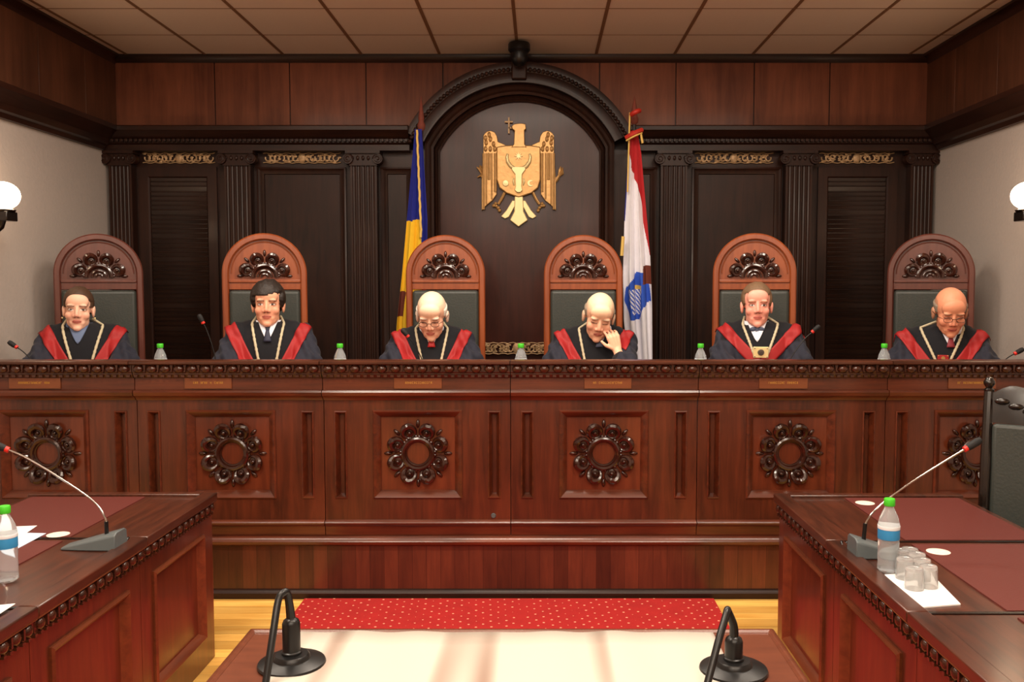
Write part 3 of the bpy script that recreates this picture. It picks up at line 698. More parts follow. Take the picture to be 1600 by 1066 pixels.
def person(label, px, py_top, Y, yaw=0, hp=0, hy=0, hr=0, S=1.05, skin=(222, 160, 130), hair=None, bald=False, shirt='shirt_white', tie=None, glasses=False, vtop=.205, vbot=.05, cordtop=.08, zsh=None,
           medallion=None, handface=None, female=False, lean=0, cordb=.035, vz=-.235, shx=0, scalp_glare=None):
    """local frame: origin on the dais below the shoulders, facing -Y, z from the dais (world .3)"""
    X = PX(px, Y); va = -math.atan2(X, Y); yaw = va*.8+yaw; hy = va-yaw+hy; t = thing('person', label, 'person', (X, Y, .3), yaw)
    ztop = PZ(py_top, Y)-.3; zs = zsh if zsh else 1.10      # shoulder-joint height above the dais
    # ---- head frame
    Rh = Euler((0, 0, hy)).to_matrix() @ Euler((hp, 0, 0)).to_matrix() @ Euler((0, hr, 0)).to_matrix()   # hp>0 nods down (front is -Y)
    piv = Vector((0, .02, -.075))
    def raw(v): return Rh @ ((Vector(v)-piv)*S)
    top = max(raw((0, y, .045+.088*math.sqrt(max(0, 1-((y-.015)/.095)**2)))).z for y in [(-.075+.01*i) for i in range(18)])
    base = Vector((-shx, .0-lean, ztop-top)) - Vector((raw((0, -.02, .02)).x, 0, 0))   # px is the centre of the face
    def H(v): return base+raw(v)
    g = MB()
    def eb(c, r, n=20, m=14): g.ball(H(c), tuple(q*S for q in r), n, m, Rh)
    wf = .94 if female else 1.0
    eb((0, .015, .045), (.077*wf, .096, .088)); eb((0, -.03, -.02), (.063*wf, .062, .085)); eb((0, -.02, -.06), (.056*wf, .06, .045))
    eb((0, -.046, -.074), (.045*wf, .038, .033)); eb((0, -.070, -.092), (.023, .018, .018)); eb((0, -.058, .055), (.058, .034, .045))
    for s_ in (-1, 1):
        eb((s_*.037, -.058, -.022), (.026, .026, .026)); eb((s_*.03, -.079, .031), (.023, .014, .0085)); eb((s_*.013, -.092, -.025), (.0095, .011, .0085))
        eb((s_*.030, -.0715, .011), (.0165, .0135, .012)); eb((s_*.079*wf, .012, -.004), (.009, .021, .033)); eb((s_*.042, -.03, -.052), (.015, .027, .032))
        eb((s_*.083*wf, .016, .006), (.007, .02, .024)); eb((s_*.022, -.066, -.062), (.018, .016, .018))
    cap(g, H((0, -.084, .028)), H((0, -.099, -.016)), .0075*S, .0105*S, 10); eb((0, -.101, -.02), (.011, .010, .0095))
    eb((0, -.083, -.051), (.023, .0085, .0052)); eb((0, -.082, -.0605), (.020, .009, .0058)); eb((0, -.075, -.056), (.030, .010, .015))
    # ---- torso
    nb = Vector((-shx, .015-lean*.6, zs+.03))
    cap(g, H((0, .025, -.05)), nb, .056*S*(.88 if female else 1), .062, 16)
    shw = .165 if female else .18
    for s_ in (-1, 1): cap(g, nb+Vector((s_*.02, .02, -.02)), (s_*shw, .01-lean*.3, zs-.035), .052, .055)
    g.ball((0, 0, zs-.22), (.185, .12, .27), 24, 16); g.ball((0, .03, .62), (.17, .14, .2), 20, 12)
    arms = {}
    for s_ in (-1, 1):
        sh = Vector((s_*(shw+.01), .005-lean*.3, zs-.055))
        el = Vector((s_*.225, -.12, .90)); wr = Vector((s_*.12, -.25, .86))
        if handface and s_ == handface['s']: el = Vector(handface['el']); wr = Vector(handface['wr'])
        arms[s_] = (sh, el, wr)
        cap(g, sh, el, .05, .042); cap(g, el, wr, .04, .026)
        if handface and s_ == handface['s']: hand(g, wr, handface['f'], handface['p'], handface['side'], handface['curl'], 1.0)
        else: hand(g, wr, (-s_*.95, -.3, -.06), (0, 0, -1), -s_ if True else s_, .3)
    for s_ in (-1, 1): cap(g, (s_*.09, -.02, .59), (s_*.11, -.34, .58), .08, .058); cap(g, (s_*.11, -.34, .58), (s_*.11, -.34, .08), .055, .04); cap(g, (s_*.11, -.32, .045), (s_*.115, -.43, .03), .035, .028)
    me = remesh(g, .0046, 4, .45); me.name = 'body'
    # ---- paint
    n = len(me.vertices); co = np.empty(n*3, 'f'); me.vertices.foreach_get('co', co); co = co.reshape(-1, 3).astype('d')
    Ri = np.array(Rh.transposed()); loc = ((co-np.array(base)) @ Ri.T)/S+np.array(piv)
    col = np.tile(np.array(lin(skin)), (n, 1)); x, y, z = loc.T; ax = np.abs(x)
    inh = (y < -.03) & (np.linalg.norm(loc, axis=1) < .16)
    def blend(mask, c, a): col[mask, :3] = col[mask, :3]*(1-a[mask, None])+np.array(lin(c)[:3])*a[mask, None]
    blend(inh, (206, 110, 92), .35*np.exp(-((ax-.036)**2+(z+.022)**2)/(2*.016**2)))
    blend(inh, (206, 110, 92), .40*np.exp(-(ax**2+(z+.022)**2)/(2*.011**2)))
    lips = inh & (((x/.0235)**2+((z+.0555)/.0115)**2) < 1) & (y < -.08)
    blend(lips, (188, 84, 78), np.full(n, .7 if not female else .8))
    mline = inh & (ax < .022) & (np.abs(z+.0555+.12*ax*ax) < .0022); blend(mline, (110, 45, 38), np.full(n, .8))
    bz = .0295-1.6*np.clip(ax-.03, -.03, .03)**2*4
    brow = inh & (ax > .011) & (ax < .05) & (np.abs(z-bz-.002) < .0045); blend(brow, hair[3] if hair else (150, 120, 100), np.full(n, .75))
    ec = (ax-.0305); eye = inh & ((ec/.0145)**2+((z-.0105)/.0058)**2 < 1); closed = hp > .25
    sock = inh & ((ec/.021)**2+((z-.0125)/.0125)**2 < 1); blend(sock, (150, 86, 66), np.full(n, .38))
    if closed:
        ll = inh & (np.abs(ec) < .015) & (np.abs(z-.0065) < .0022); blend(ll, (60, 35, 28), np.full(n, .85))
    else:
        blend(eye, (226, 214, 206), np.full(n, .9)); iris = inh & ((ec**2+(z-.011)**2) < .0056**2); blend(iris, (40, 28, 22), np.full(n, 1.))
        ul = inh & (np.abs(ec) < .016) & (np.abs(z-(.0165-ec*ec*18)) < .0016); blend(ul, (70, 42, 32), np.full(n, .85))
    nos = inh & ((ax-.0085)**2/.005**2+(z+.0325)**2/.0028**2 < 1); blend(nos, (90, 40, 34), np.full(n, .8))
    if scalp_glare:
        tp = (np.linalg.norm(loc, axis=1) < .17)*np.clip((z-.045)/.05, 0, 1); blend(np.ones(n, bool), scalp_glare, .75*tp)  # overexposed crown: overhead light painted into the skin colour
    if hair and hair[0] == 'bald':
        side = (z > -.03) & (z < .075) & ((y > .05-.4*(z)) | (ax > .069)) & (ax > .0) & (np.linalg.norm(loc, axis=1) < .17) & (y > -.03)
        blend(side, hair[3], np.full(n, .55))
    a_ = me.color_attributes.new('paint', 'FLOAT_COLOR', 'POINT'); a_.data.foreach_set('color', col.astype('f').ravel())
    me.materials.clear(); me.materials.append(M['skin']); me.polygons.foreach_set('use_smooth', [True]*len(me.polygons))
    o = bpy.data.objects.new('body', me); C.objects.link(o); o.parent = t
    # ---- hair
    if hair:
        style, m_, th, _ = hair
        g = MB(); NU, NV = 56, 34; V = {}; rnd = random.Random(int(px)); c0 = Vector((0, .015, .045)); rad = Vector((.077*wf, .096, .088))
        for j in range(NV+1):
            ph = .03+(PI*.80)*j/NV
            for i in range(NU):
                a = 2*PI*i/NU; d = Vector((math.sin(ph)*math.cos(a), math.sin(ph)*math.sin(a), math.cos(ph)))
                p = c0+Vector((d.x*rad.x, d.y*rad.y, d.z*rad.z)); fz = p.z; fx = abs(p.x); fy = p.y
                if style == 'short':     # fringe above the brow, round the ears
                    keep = (fy > -.035 and fz > .075-.0) or (fz > .068+.010*math.sin(p.x*90+1)) or (fy > .0 and fz > .028) or (fy > .04 and fz > -.035) or (fx > .066 and fy > -.028 and fz > .005)
                elif style == 'fringe':  # fuller, falls over the forehead
                    keep = (fz > .056+.3*max(0, p.x-.01)) or (fy > -.03 and fz > .02) or (fy > .035 and fz > -.035) or (fx > .064 and fy > -.045 and fz > -.002)
                elif style == 'tied':
                    keep = (fz > .078-.9*max(0, fx-.035)) or (fy > -.035 and fz > .02) or (fy > .0 and fz > -.055 and fx > .0 and fy > .02)
                else:                    # bald: a low wreath
                    keep = (fy > .0-.0 and fz < .052 and fz > -.045 and (fy > .028 or fz > .022)) or (fx > .067 and fy > -.022 and fz > .012 and fz < .055)
                nn = noise.noise(Vector((p.x*40, p.y*12, p.z*12)))*.35+noise.noise(p*50)*.12
                V[(j, i)] = (p, d, th*(1+nn), keep)
        vs = []; ids = {}
        for k, (p, d, h_, keep) in V.items(): ids[k] = len(vs); vs.append(H(p+d*(h_ if keep else -.006)))
        fs = []
        for j in range(NV):
            for i in range(NU):
                q = [(j, i), (j, (i+1) % NU), (j+1, (i+1) % NU), (j+1, i)]
                if sum(V[k][3] for k in q) >= 1: fs.append(tuple(ids[k] for k in q))
        if style != 'bald': fs.append(tuple(ids[(0, i)] for i in range(NU-1, -1, -1)))
        g.add(vs, fs)
        if style == 'tied': g.ball(H((0, .115, .04)), (.035, .03, .035), 12, 8, Rh)
        g.build('hair', m_, t, ang=180)
    if glasses:
        g = MB()
        for s_ in (-1, 1):
            ring = [H((s_*.031+.0215*math.cos(a), -.100-.004*abs(math.cos(a)), .006+.0145*math.sin(a))) for a in [2*PI*i/20 for i in range(20)]]
            g.tube(ring, .0014*S, 6, loop=True)
            g.tube([H((s_*.0525, -.098, .010)), H((s_*.078, -.06, .010)), H((s_*.087, .005, .012))], .0014*S, 6)
        g.tube([H((-.0095, -.101, .010)), H((0, -.106, .013)), H((.0095, -.101, .010))], .0014*S, 6)
        o = g.build('glasses', 'glasses', t)
    # ---- robe
    g = MB(); nbr = nb
    for s_ in (-1, 1):
        cap(g, nbr+Vector((s_*.035, .035, -.022)), (s_*shw, .012-lean*.3, zs-.03), .074, .076, 16)
        sh, el, wr = arms[s_]
        cap(g, sh, el, .07, .082, 16); k = .74 if not (handface and s_ == handface['s']) else .45
        cap(g, el, el.lerp(wr, k), .078, .056 if k > .5 else .065, 16)
        cap(g, (s_*.10, -.04, .62), (s_*.12, -.34, .61), .105, .09)
        cap(g, (s_*.12, -.34, .56), (s_*.12, -.34, .16), .085, .10)
    g.ball((0, -.005-lean*.3, zs-.23), (.215, .148, .30), 28, 18); g.ball((0, .02, .62), (.22, .17, .22), 20, 12)
    me = remesh(g, .009, 5, .5); me.name = 'robe'
    n = len(me.vertices); co = np.empty(n*3, 'f'); me.vertices.foreach_get('co', co); co = co.reshape(-1, 3)
    no = np.empty(n*3, 'f'); me.vertices.foreach_get('normal', no); no = no.reshape(-1, 3)
    ph = px*.1; wgt = np.clip((np.abs(co[:, 0])-.12)/.08, 0, 1)
    d_ = .0075*np.sin(co[:, 0]*95+co[:, 2]*22+ph+2*np.sin(co[:, 2]*14+ph))*wgt+.004*np.sin(co[:, 1]*60+co[:, 2]*45)*wgt
    co = co+no*d_[:, None]; me.vertices.foreach_set('co', co.astype('f').ravel())
    me.materials.clear(); me.materials.append(M['robe']); me.materials.append(M['velvet'])
    ztp = zs+.035
    def bx(z):   # band centre offset at height z
        f = (ztp-z)/(-vz+.035); return vtop+(vbot-vtop)*f
    mi = []
    for p in me.polygons:
        c_ = p.center; b_x = max(bx(c_.z), 0)
        mi.append(1 if (abs(c_.x) < b_x and c_.z > zs+vz-.08 and c_.y < .06) or (abs(c_.x) < vtop-.0 and c_.z > zs-.05) else 0)
    me.polygons.foreach_set('material_index', mi); me.polygons.foreach_set('use_smooth', [True]*len(me.polygons)); me.update()
    ro = bpy.data.objects.new('robe', me); C.objects.link(ro); ro.parent = t
    bvh = BVHTree.FromPolygons([Vector(v) for v in co.tolist()], [tuple(p.vertices) for p in me.polygons])
    def hit(x_, z_):
        h_ = bvh.ray_cast(Vector((x_, -1.2, z_)), Vector((0, 1, 0)))
        if h_[0] is None or h_[0].y > .12: return None
        return h_[0], h_[1]
    def surf(x_, z_, off):
        for k in range(14):
            r_ = hit(x_, z_-k*.007)
            if r_:
                nn = r_[1] if r_[1].y < 0 else -r_[1]
                return r_[0]+nn*off
        return Vector((x_, -.1, z_))
    for s_ in (-1, 1):
        rs = []
        for i in range(31):
            f = i/30.; z_ = ztp+(zs+vz-ztp)*f*1.15; cxx = vtop+(vbot-vtop)*f*1.15
            if handface and s_ == handface['s'] and (.30 < f): break
            rs.append([surf(s_*(cxx+(u-.5)*.058), z_+ (u-.5)*-.03, .005) for u in [k/6 for k in range(7)]])
        MB().rings(rs, closed=False).build('red_band', 'red_band', t, solid=.004, ang=180)
        if handface and s_ == handface['s']:
            rs = [[surf(s_*(lerp(.085, .02, f)+(u-.5)*.04), zs+lerp(-.15, -.25, f), .006) for u in [k/6 for k in range(7)]] for f in [i/8 for i in range(9)]]
            MB().rings(rs, closed=False).build('red_band', 'red_band', t, solid=.004, ang=180)
            continue
        pts = []
        for i in range(26):
            f = i/25.; z_ = zs+.045+(vz-.045)*f; pts.append(surf(s_*(cordtop+(cordb-cordtop)*f), z_, .006))
        pts = [nb+Vector((s_*.055, .07, .03)), nb+Vector((s_*.068, .03, .052))]+pts
        g = MB(); g.tube(pts, [.0075+.0015*math.sin(i*2.6) for i in range(len(pts))], 8); g.build('neck_chain', 'cord', t)
    # shirt front, collar, tie
    chin = H((0, -.08, -.10)); zc = nb.z+.005
    rs = []
    hwid = .056
    for i in range(9):
        f = i/8.; z_ = zc+.03-f*.118; ww = hwid*(1-f)**.8+.002
        row = []
        for k in range(9):
            u = k/8*2-1; r_ = hit(u*ww-shx, z_); yn = nb.y-.062*math.cos(u*.8)-.004
            row.append(Vector((u*ww-shx, min(yn if z_ > zs else 9, r_[0].y-.005 if r_ else 9, yn+.02), z_)))
        rs.append(row)
    MB().rings(rs, closed=False).build('shirt_front', shirt, t, solid=.003, ang=180)
    g = MB()
    for s_ in (-1, 1):
        top_ = []; bot = []
        for i in range(13):
            a = i/12.; an = lerp(PI*.5, -.5*PI+.08, a); rr = .069; x_ = math.cos(an)*rr*s_; y_ = math.sin(an)*rr
            top_.append(nb+Vector((x_, y_, .045-.02*a))); bot.append(nb+Vector((x_*1.10+s_*.008*(1-a), y_*1.16-.004, .012-.038*a*a)))
        mid = [(p+q)/2+Vector((0, 0, .004)) for p, q in zip(top_, bot)]
        g.rings([top_, mid, bot], closed=False)
    g.build('shirt_collar', shirt, t, solid=.004, ang=180)
    if tie:
        g = MB(); kx = -shx; r_ = hit(-shx, zc-.002); ky = min(nb.y-.078, (r_[0].y-.01) if r_ else 9)
        g.rings([[(kx-.015, ky, zc-.004), (kx+.015, ky, zc-.004), (kx+.013, ky-.012, zc-.006), (kx-.013, ky-.012, zc-.006)], [(kx-.009, ky-.008, zc-.032), (kx+.009, ky-.008, zc-.032), (kx+.008, ky-.018, zc-.032), (kx-.008, ky-.018, zc-.032)]], caps=True)
        if not isinstance(tie, tuple): tie = (tie, 'long')
        if tie[1] == 'long':
            rs = [[surf(kx+u*lerp(.008, .022, f), zc-.03-f*.065, .0095+.003*(1-abs(u))) for u in (-1, -.5, 0, .5, 1)] for f in [i/6 for i in range(7)]]
            g.rings(rs, closed=False)
        else:
            for s_ in (-1, 1): g.ball((kx+s_*.022, ky-.010, zc-.018), (.02, .008, .013), 10, 8)
        g.build('tie', tie[0], t, solid=.002, ang=60)
    if medallion:
        p = surf(0, zs+vz+.03, .012); g = MB()
        mm, hw_, hh = medallion
        g.box(p.x-hw_, p.x+hw_, p.y-.006, p.y+.006, p.z-hh, p.z+hh); g.build('medallion', mm, t, bevel=.003); md = t.children[-1]
        g = MB(); g.lathe([(.001, p.y-.011), (hh*.55, p.y-.011), (hh*.62, p.y-.006)], (p.x, 0, p.z), 16, 'Y')
        for q in ((-.8, -.75), (.8, -.75), (-.8, .75), (.8, .75)): g.ball((p.x+q[0]*hw_, p.y-.006, p.z+q[1]*hh), .004, 8, 6)
        g.build('medallion_boss', 'chrome' if mm == 'gold_pale' else 'gold', md)
    if female:
        for s_ in (-1, 1):
            g = MB(); g.ball(H((s_*.082, .004, -.040)), .0055, 8, 6); g.build('earring', 'gold_pale', t)
    return t

person('young woman with tied-back brown hair in a dark robe with red bands, seated far left', 131, 449, 5.22, yaw=0, hp=.02, hy=-.10, hr=.03, S=1.04, skin=(236, 186, 160), hair=('tied', 'hair_brown', .007, (80, 55, 40)),
       shirt='shirt_blue', female=True, vtop=.205, vbot=.05, cordtop=.105, cordb=.03, zsh=1.075, shx=.02)
person('man with dark fringed hair in a dark robe, white shirt and dark tie, facing forward', 420, 440, 5.25, hp=.0, hy=-.10, S=1.09, skin=(232, 168, 136), hair=('fringe', 'hair_dark', .016, (70, 50, 38)), tie='tie_dark', vtop=.215, vbot=.075, cordtop=.088, zsh=1.09)
person('bald white-haired man in glasses with a red tie, head bowed, left of centre', 675, 455, 5.4, hp=.42, hy=-.16, S=1.12, skin=(234, 180, 150), hair=('bald', 'hair_white', .005, (226, 220, 206)), scalp_glare=(246, 226, 196), tie='tie_red', glasses=True, vtop=.21, vbot=.07, cordtop=.095, zsh=1.05, lean=.08, shx=.0)
person('bald man in a dark robe leaning his cheek on his raised hand, right of centre', 928, 457, 5.4, hp=.40, hy=.06, hr=.14, S=1.12, skin=(234, 180, 148), hair=('bald', 'hair_grey', .005, (190, 172, 150)), scalp_glare=(246, 226, 190), tie='tie_check', vtop=.21, vbot=.05, cordtop=.09, zsh=1.05, lean=.08,
       handface=dict(s=1, el=(.18, -.30, .86), wr=(.135, -.215, .975), f=(-.32, .12, 1), p=(-.5, .85, .1), side=1, curl=.55), shx=-.03)
person('man with short light brown hair wearing a square medallion on his robe, facing forward', 1187, 442, 5.25, hp=.0, hy=.08, S=1.07, skin=(238, 164, 144), hair=('short', 'hair_lightbrown', .007, (150, 104, 74)), tie=('tie_check', 'bow'), vtop=.225, vbot=.05, cordtop=.10, cordb=.03, medallion=('gold_pale', .043, .032), zsh=1.085, vz=-.145, shx=.02)
person('balding grey-haired man in glasses with a maroon tie, head bowed, seated far right', 1470, 449, 5.22, yaw=0, hp=.38, hy=.22, S=1.10, skin=(226, 152, 118), hair=('bald', 'hair_grey', .005, (150, 122, 98)), tie='tie_maroon', glasses=True, vtop=.225, vbot=.09, cordtop=.115, cordb=.03, zsh=1.06, lean=.05, medallion=('red_band', .03, .018), vz=-.15, shx=-.04)

# ================================================================= BOTTLES, MICROPHONES ON THE BENCH
def bottle(loc, label, grp, full=True):
    t = thing('water_bottle', label, 'bottle', loc, random.uniform(0, 3), grp)
    H_ = .235; k = .033
    prof = [(.001, .001), (.026, .001), (k, .008), (k*.96, .03), (k, .05), (k*.96, .07), (k, .09), (k*.97, .115), (k, .13), (k, .155), (k*.86, .175), (k*.6, .195), (.014, .207), (.0135, .217), (.001, .217)]
    MB().lathe(prof, n=24).build('shell', 'plastic_clear', t)
    MB().lathe([(k+.0006, .107), (k+.0008, .108), (k+.0008, .138), (k+.0006, .139)], n=24).build('label_band', ['label_blue'], t)
    MB().lathe([(k+.0012, .139), (k+.0014, .1395), (k+.0014, .149), (k+.0012, .15)], n=24).build('label_edge', 'label_white', t)
    MB().lathe([(.001, .215), (.0165, .213), (.0172, .215), (.0172, .233), (.0155, .236), (.001, .236)], n=20).build('cap', 'cap_green', t)
    return t
BT = [(250, 'green-capped water bottle on the bench between the woman and the dark-haired man'), (531, 'green-capped water bottle on the bench between the dark-haired man and the white-haired man'), (814, 'green-capped water bottle at the middle of the bench between the two bald men'),
      (1095, 'green-capped water bottle on the bench left of the man with the medallion'), (1382, 'green-capped water bottle on the bench left of the far-right man')]
for px, lb in BT: bottle((PX(px, 4.9), 4.9, 1.10), lb, 'green-capped bottles along the bench')
def gooseneck(label, base, pts, grp=None, rb=.02, head=.05, hr=.011, base_size=None, ring=True, bname='microphone', rot=0, neck='chrome', nr=.0035):
    """base on its surface; pts are world points from the base to the tip"""
    t = thing(bname, label, 'microphone', base, 0, grp); b = Vector(base); P = [Vector(p)-b for p in pts]
    # smooth
    Q = []
    for i in range(len(P)-1):
        p0 = P[max(i-1, 0)]; p1 = P[i]; p2 = P[i+1]; p3 = P[min(i+2, len(P)-1)]
        for k in range(8):
            u = k/8; Q.append(.5*((2*p1)+(-p0+p2)*u+(2*p0-5*p1+4*p2-p3)*u*u+(-p0+3*p1-3*p2+p3)*u**3))
    Q.append(P[-1])
    d = (Q[-1]-Q[-2]).normalized()
    MB().tube(Q, nr, 8).build('gooseneck', neck, t)
    if ring: MB().tube([Q[-1]-d*.004, Q[-1]+d*.010], hr*.8, 12).build('light_ring', 'red_led', t)
    e = Q[-1]+d*.008
    MB().tube([e, e+d*head*.2, e+d*head*.7, e+d*head*.95, e+d*head], [hr*.85, hr, hr*1.05, hr*.8, hr*.2], 12).build('head', 'black_matte', t)
    return t
def bench_mic(label, px_tip, py_tip, Y, px_b, d=0):
    x0 = PX(px_b, Y); xt = PX(px_tip, Y-.02); zt = PZ(py_tip, Y-.02); zb = 1.10
    t = gooseneck(label, (x0, Y, zb), [(x0, Y, zb+.02), (lerp(x0, xt, .25), Y, lerp(zb, zt, .5)), (lerp(x0, xt, .7), Y-.005, lerp(zb, zt, .85)), (xt, Y-.01, zt)], 'microphones on the judges bench', hr=.013, head=.045, neck='black', nr=.003)
    g = MB(); g.prism([(-.05, .001), (.05, .001), (.05, .02), (-.05, .035)], 'X', -.045, .045); g.build('base', 'dark_grey', t, bevel=.004)
bench_mic('black gooseneck microphone at the far left of the bench against the white wall', 24, 543, 4.85, 66)
bench_mic('black gooseneck microphone left of the dark-haired man, before the slatted door', 317, 505, 4.9, 340)
bench_mic('black gooseneck microphone in front of the white-haired man', 637, 526, 4.86, 668)
bench_mic('black gooseneck microphone right of the man with the medallion', 1270, 519, 4.9, 1225)
bench_mic('black gooseneck microphone at the far right of the bench against the white wall', 1588, 553, 4.85, 1545)

# ================================================================= SIDE DESKS
XL, XR, DH = -1.43, 1.036, .742
def side_desk(side, y0, y1, label, glare=True, first=False):
    """side=-1 left desk (face towards +X), +1 right"""
    Xf = XL if side < 0 else XR; W_ = .80; s = side
    t = thing('side_desk', label, 'desk', (Xf, (y0+y1)/2, 0), 0, 'panelled desks on the left' if s < 0 else 'panelled desks on the right')
    h = (y1-y0)/2-.0015
    def bx(a, b): return sorted((s*a, s*b))
    g = MB(); pa, pb = h-.10, .13      # panel half-width, panel bottom
    pt = DH-.16
    g.box(*bx(.02, .05), -h, h, 0.001, pb); g.box(*bx(.02, .05), -h, h, pt, DH-.06); g.box(*bx(.02, .05), -h, -pa, pb, pt); g.box(*bx(.02, .05), pa, h, pb, pt)
    g.box(*bx(.045, .05), -pa, pa, pb, pt)
    g.box(*bx(.05, W_-.06), h-.02, h, .001, DH-.04); g.box(*bx(.05, W_-.06), -h, -h+.02, .001, DH-.04)
    g.build('carcass', 'desk', t)
    g = MB(); g.frame(-pa, pa, pb, pt, [(-.002, .03), (-.003, .012), (.006, .006), (.018, .014), (.026, .032), (.03, .036), (.03, .046)])
    g.v = [(s*y, x, z) for x, y, z in g.v]; g.build('panel_moulding', 'desk_y', t)
    MB().box(*bx(.036, .0455), -pa+.025, pa-.025, pb+.025, pt-.025).build('recessed_panel', 'desk', t)
    # top with raised rails
    g = MB(); g.box(*bx(.0, W_), -h, h, DH-.03, DH-.006)
    g.build('top', 'desk_top', t)
    g = MB(); g.box(*bx(-.012, .05), -h, h, DH-.03, DH+.004)
    if first: g.box(*bx(.05, W_), h-.045, h, DH-.03, DH+.006)
    g.build('raised_rail', 'desk_top', t, bevel=.004)
    MB().box(*bx(.28, W_-.03), -h+.02, h-(.06 if first else .03), DH-.006, DH-.0015).build('writing_pad', 'pad', t)
    MB().box(*bx(.052, W_), -h, -h+.016, DH-.006, DH-.003).build('joint_strip', 'black_wood', t)
    if glare:
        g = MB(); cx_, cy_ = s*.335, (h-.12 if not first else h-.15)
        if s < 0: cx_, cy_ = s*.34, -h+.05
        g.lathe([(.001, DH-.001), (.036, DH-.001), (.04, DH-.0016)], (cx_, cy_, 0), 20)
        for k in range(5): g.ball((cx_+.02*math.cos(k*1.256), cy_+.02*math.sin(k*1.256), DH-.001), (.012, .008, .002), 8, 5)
        g.build('glare_disc', 'glare', t)  # pale raised disc standing in for lamp glare on the pad
    # carved edge
    g = MB(); pr = [(.03, DH-.09), (.012, DH-.088), (.006, DH-.078), (.004, DH-.04), (-.008, DH-.034), (-.010, DH-.028), (.03, DH-.028)]
    g.prism([(s*a, b) for a, b in pr], 'Y', -h, h)
    n = 12
    for k in range(n):
        y = -h+(k+.5)*2*h/n; g.ball((s*.004, y, DH-.056), (.012, .019, .018), 10, 8)
        for q in (-.5, .0): yy = y+q*2*h/n+.0; g.box(*bx(-.001, .01), yy-.006, yy+.006, DH-.087, DH-.078)
        if k: g.box(*bx(-.004, .01), -h+k*2*h/n-.004, -h+k*2*h/n+.004, DH-.072, DH-.04)
    g.build('carved_edge', 'cornice', t)
    if first:
        g = MB(); g.box(*bx(.02, W_-.02), h, h+.012, .001, DH-.03); g.build('end_panel', 'desk', t)
    return t
YD = [3.87, 3.17, 2.47, 1.77]
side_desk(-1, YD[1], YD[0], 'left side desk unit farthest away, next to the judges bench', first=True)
side_desk(-1, YD[2], YD[1], 'left side desk unit with the microphone and bottle, middle of the left row', glare=False)
side_desk(-1, YD[3], YD[2], 'left side desk unit nearest the viewer, cut by the frame', glare=False)
YR = [3.85, 3.13, 2.43, 1.73]
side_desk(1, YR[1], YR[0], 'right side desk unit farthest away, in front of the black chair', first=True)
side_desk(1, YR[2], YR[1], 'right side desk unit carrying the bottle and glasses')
side_desk(1, YR[3], YR[2], 'right side desk unit nearest the viewer, in the lower right corner', glare=False)

def T(px, py, z=DH):     # point on a horizontal plane
    a, b = ray(px, py); Y = (z-E)/b; return (a*Y, Y, z)
# left microphone
bp = T(150, 858, DH-.005)
yb = bp[1]+.02
def atY(px, py, Y): a, b = ray(px, py); return (a*Y, Y, E+b*Y)
t = gooseneck('desk microphone with grey base and long gooseneck on the left desk', (bp[0], yb, DH-.005), [atY(167, 838, yb), atY(165, 812, yb), atY(145, 783, yb-.0), atY(90, 745, yb-.03), atY(40, 715, yb-.05), atY(12, 703, yb-.06)], hr=.013, head=.055)
g = MB(); x0 = PX(92, yb)-bp[0]; x1 = PX(180, yb)-bp[0]
rs = []
for i in range(9):
    f = i/8.; x = lerp(x0, x1, f); hgt = lerp(.008, .062, f); wv = .05*(1-.25*(1-f)**2)
    rs.append([(x, -wv, 0), (x, wv, 0), (x, wv*.92, hgt*.85), (x, wv*.6, hgt), (x, -wv*.6, hgt), (x, -wv*.92, hgt*.85)])
g.rings(rs, caps=True); g.build('base', 'grey_plastic', t, bevel=.004)
MB().tube([Vector(atY(167, 838, yb))-Vector((bp[0], yb, DH-.005))+Vector((0, 0, -.03)), Vector(atY(166, 815, yb))-Vector((bp[0], yb, DH-.005))], .007, 10).build('neck_socket', 'black', t)
# right microphone
bp = T(1364, 872, DH-.005); yb = bp[1]+.03
t = gooseneck('desk microphone with grey base and long gooseneck on the right desk', (bp[0], yb, DH-.005), [atY(1349, 843, yb), atY(1352, 820, yb), atY(1372, 793, yb+.0), atY(1420, 757, yb+.03), atY(1475, 722, yb+.06), atY(1508, 702, yb+.07)], hr=.013, head=.06)
g = MB(); x0 = PX(1338, yb)-bp[0]; x1 = PX(1420, yb)-bp[0]; rs = []
for i in range(9):
    f = i/8.; x = lerp(x0, x1, f); hgt = lerp(.068, .012, f); wv = .05
    rs.append([(x, -wv, 0), (x, wv, 0), (x, wv*.92, hgt*.85), (x, wv*.6, hgt), (x, -wv*.6, hgt), (x, -wv*.92, hgt*.85)])
g.rings(rs, caps=True); g.build('base', 'grey_plastic', t, bevel=.004)
MB().tube([Vector(atY(1349, 848, yb))-Vector((bp[0], yb, DH-.005)), Vector(atY(1352, 818, yb))-Vector((bp[0], yb, DH-.005))], .007, 10).build('neck_socket', 'black', t)
# cable coils behind the bases
for (px, py), lb in (((189, 846), 'short black cable coil behind the left desk microphone'), ((1325, 852), 'short black cable coil behind the right desk microphone')):
    c_ = T(px, py, DH+.0); g = MB()
    g.tube([(c_[0]+.022*math.cos(a), c_[1]+.03*math.sin(a), DH+.004+.006*math.sin(a*3)) for a in [i*2*PI/20 for i in range(18)]], .0035, 6)
    tag(g.build('cable', 'black'), lb, 'cable')
# bottles on desks
b_ = T(1391, 898, DH-.006); bottle((b_[0], b_[1]+.02, DH-.0015), 'green-capped water bottle with blue label on the right desk beside the glasses', None)
b_ = T(8, 912, DH-.006); bottle((b_[0], b_[1]+.01, DH-.0015), 'green-capped water bottle at the left edge on the left desk', None)
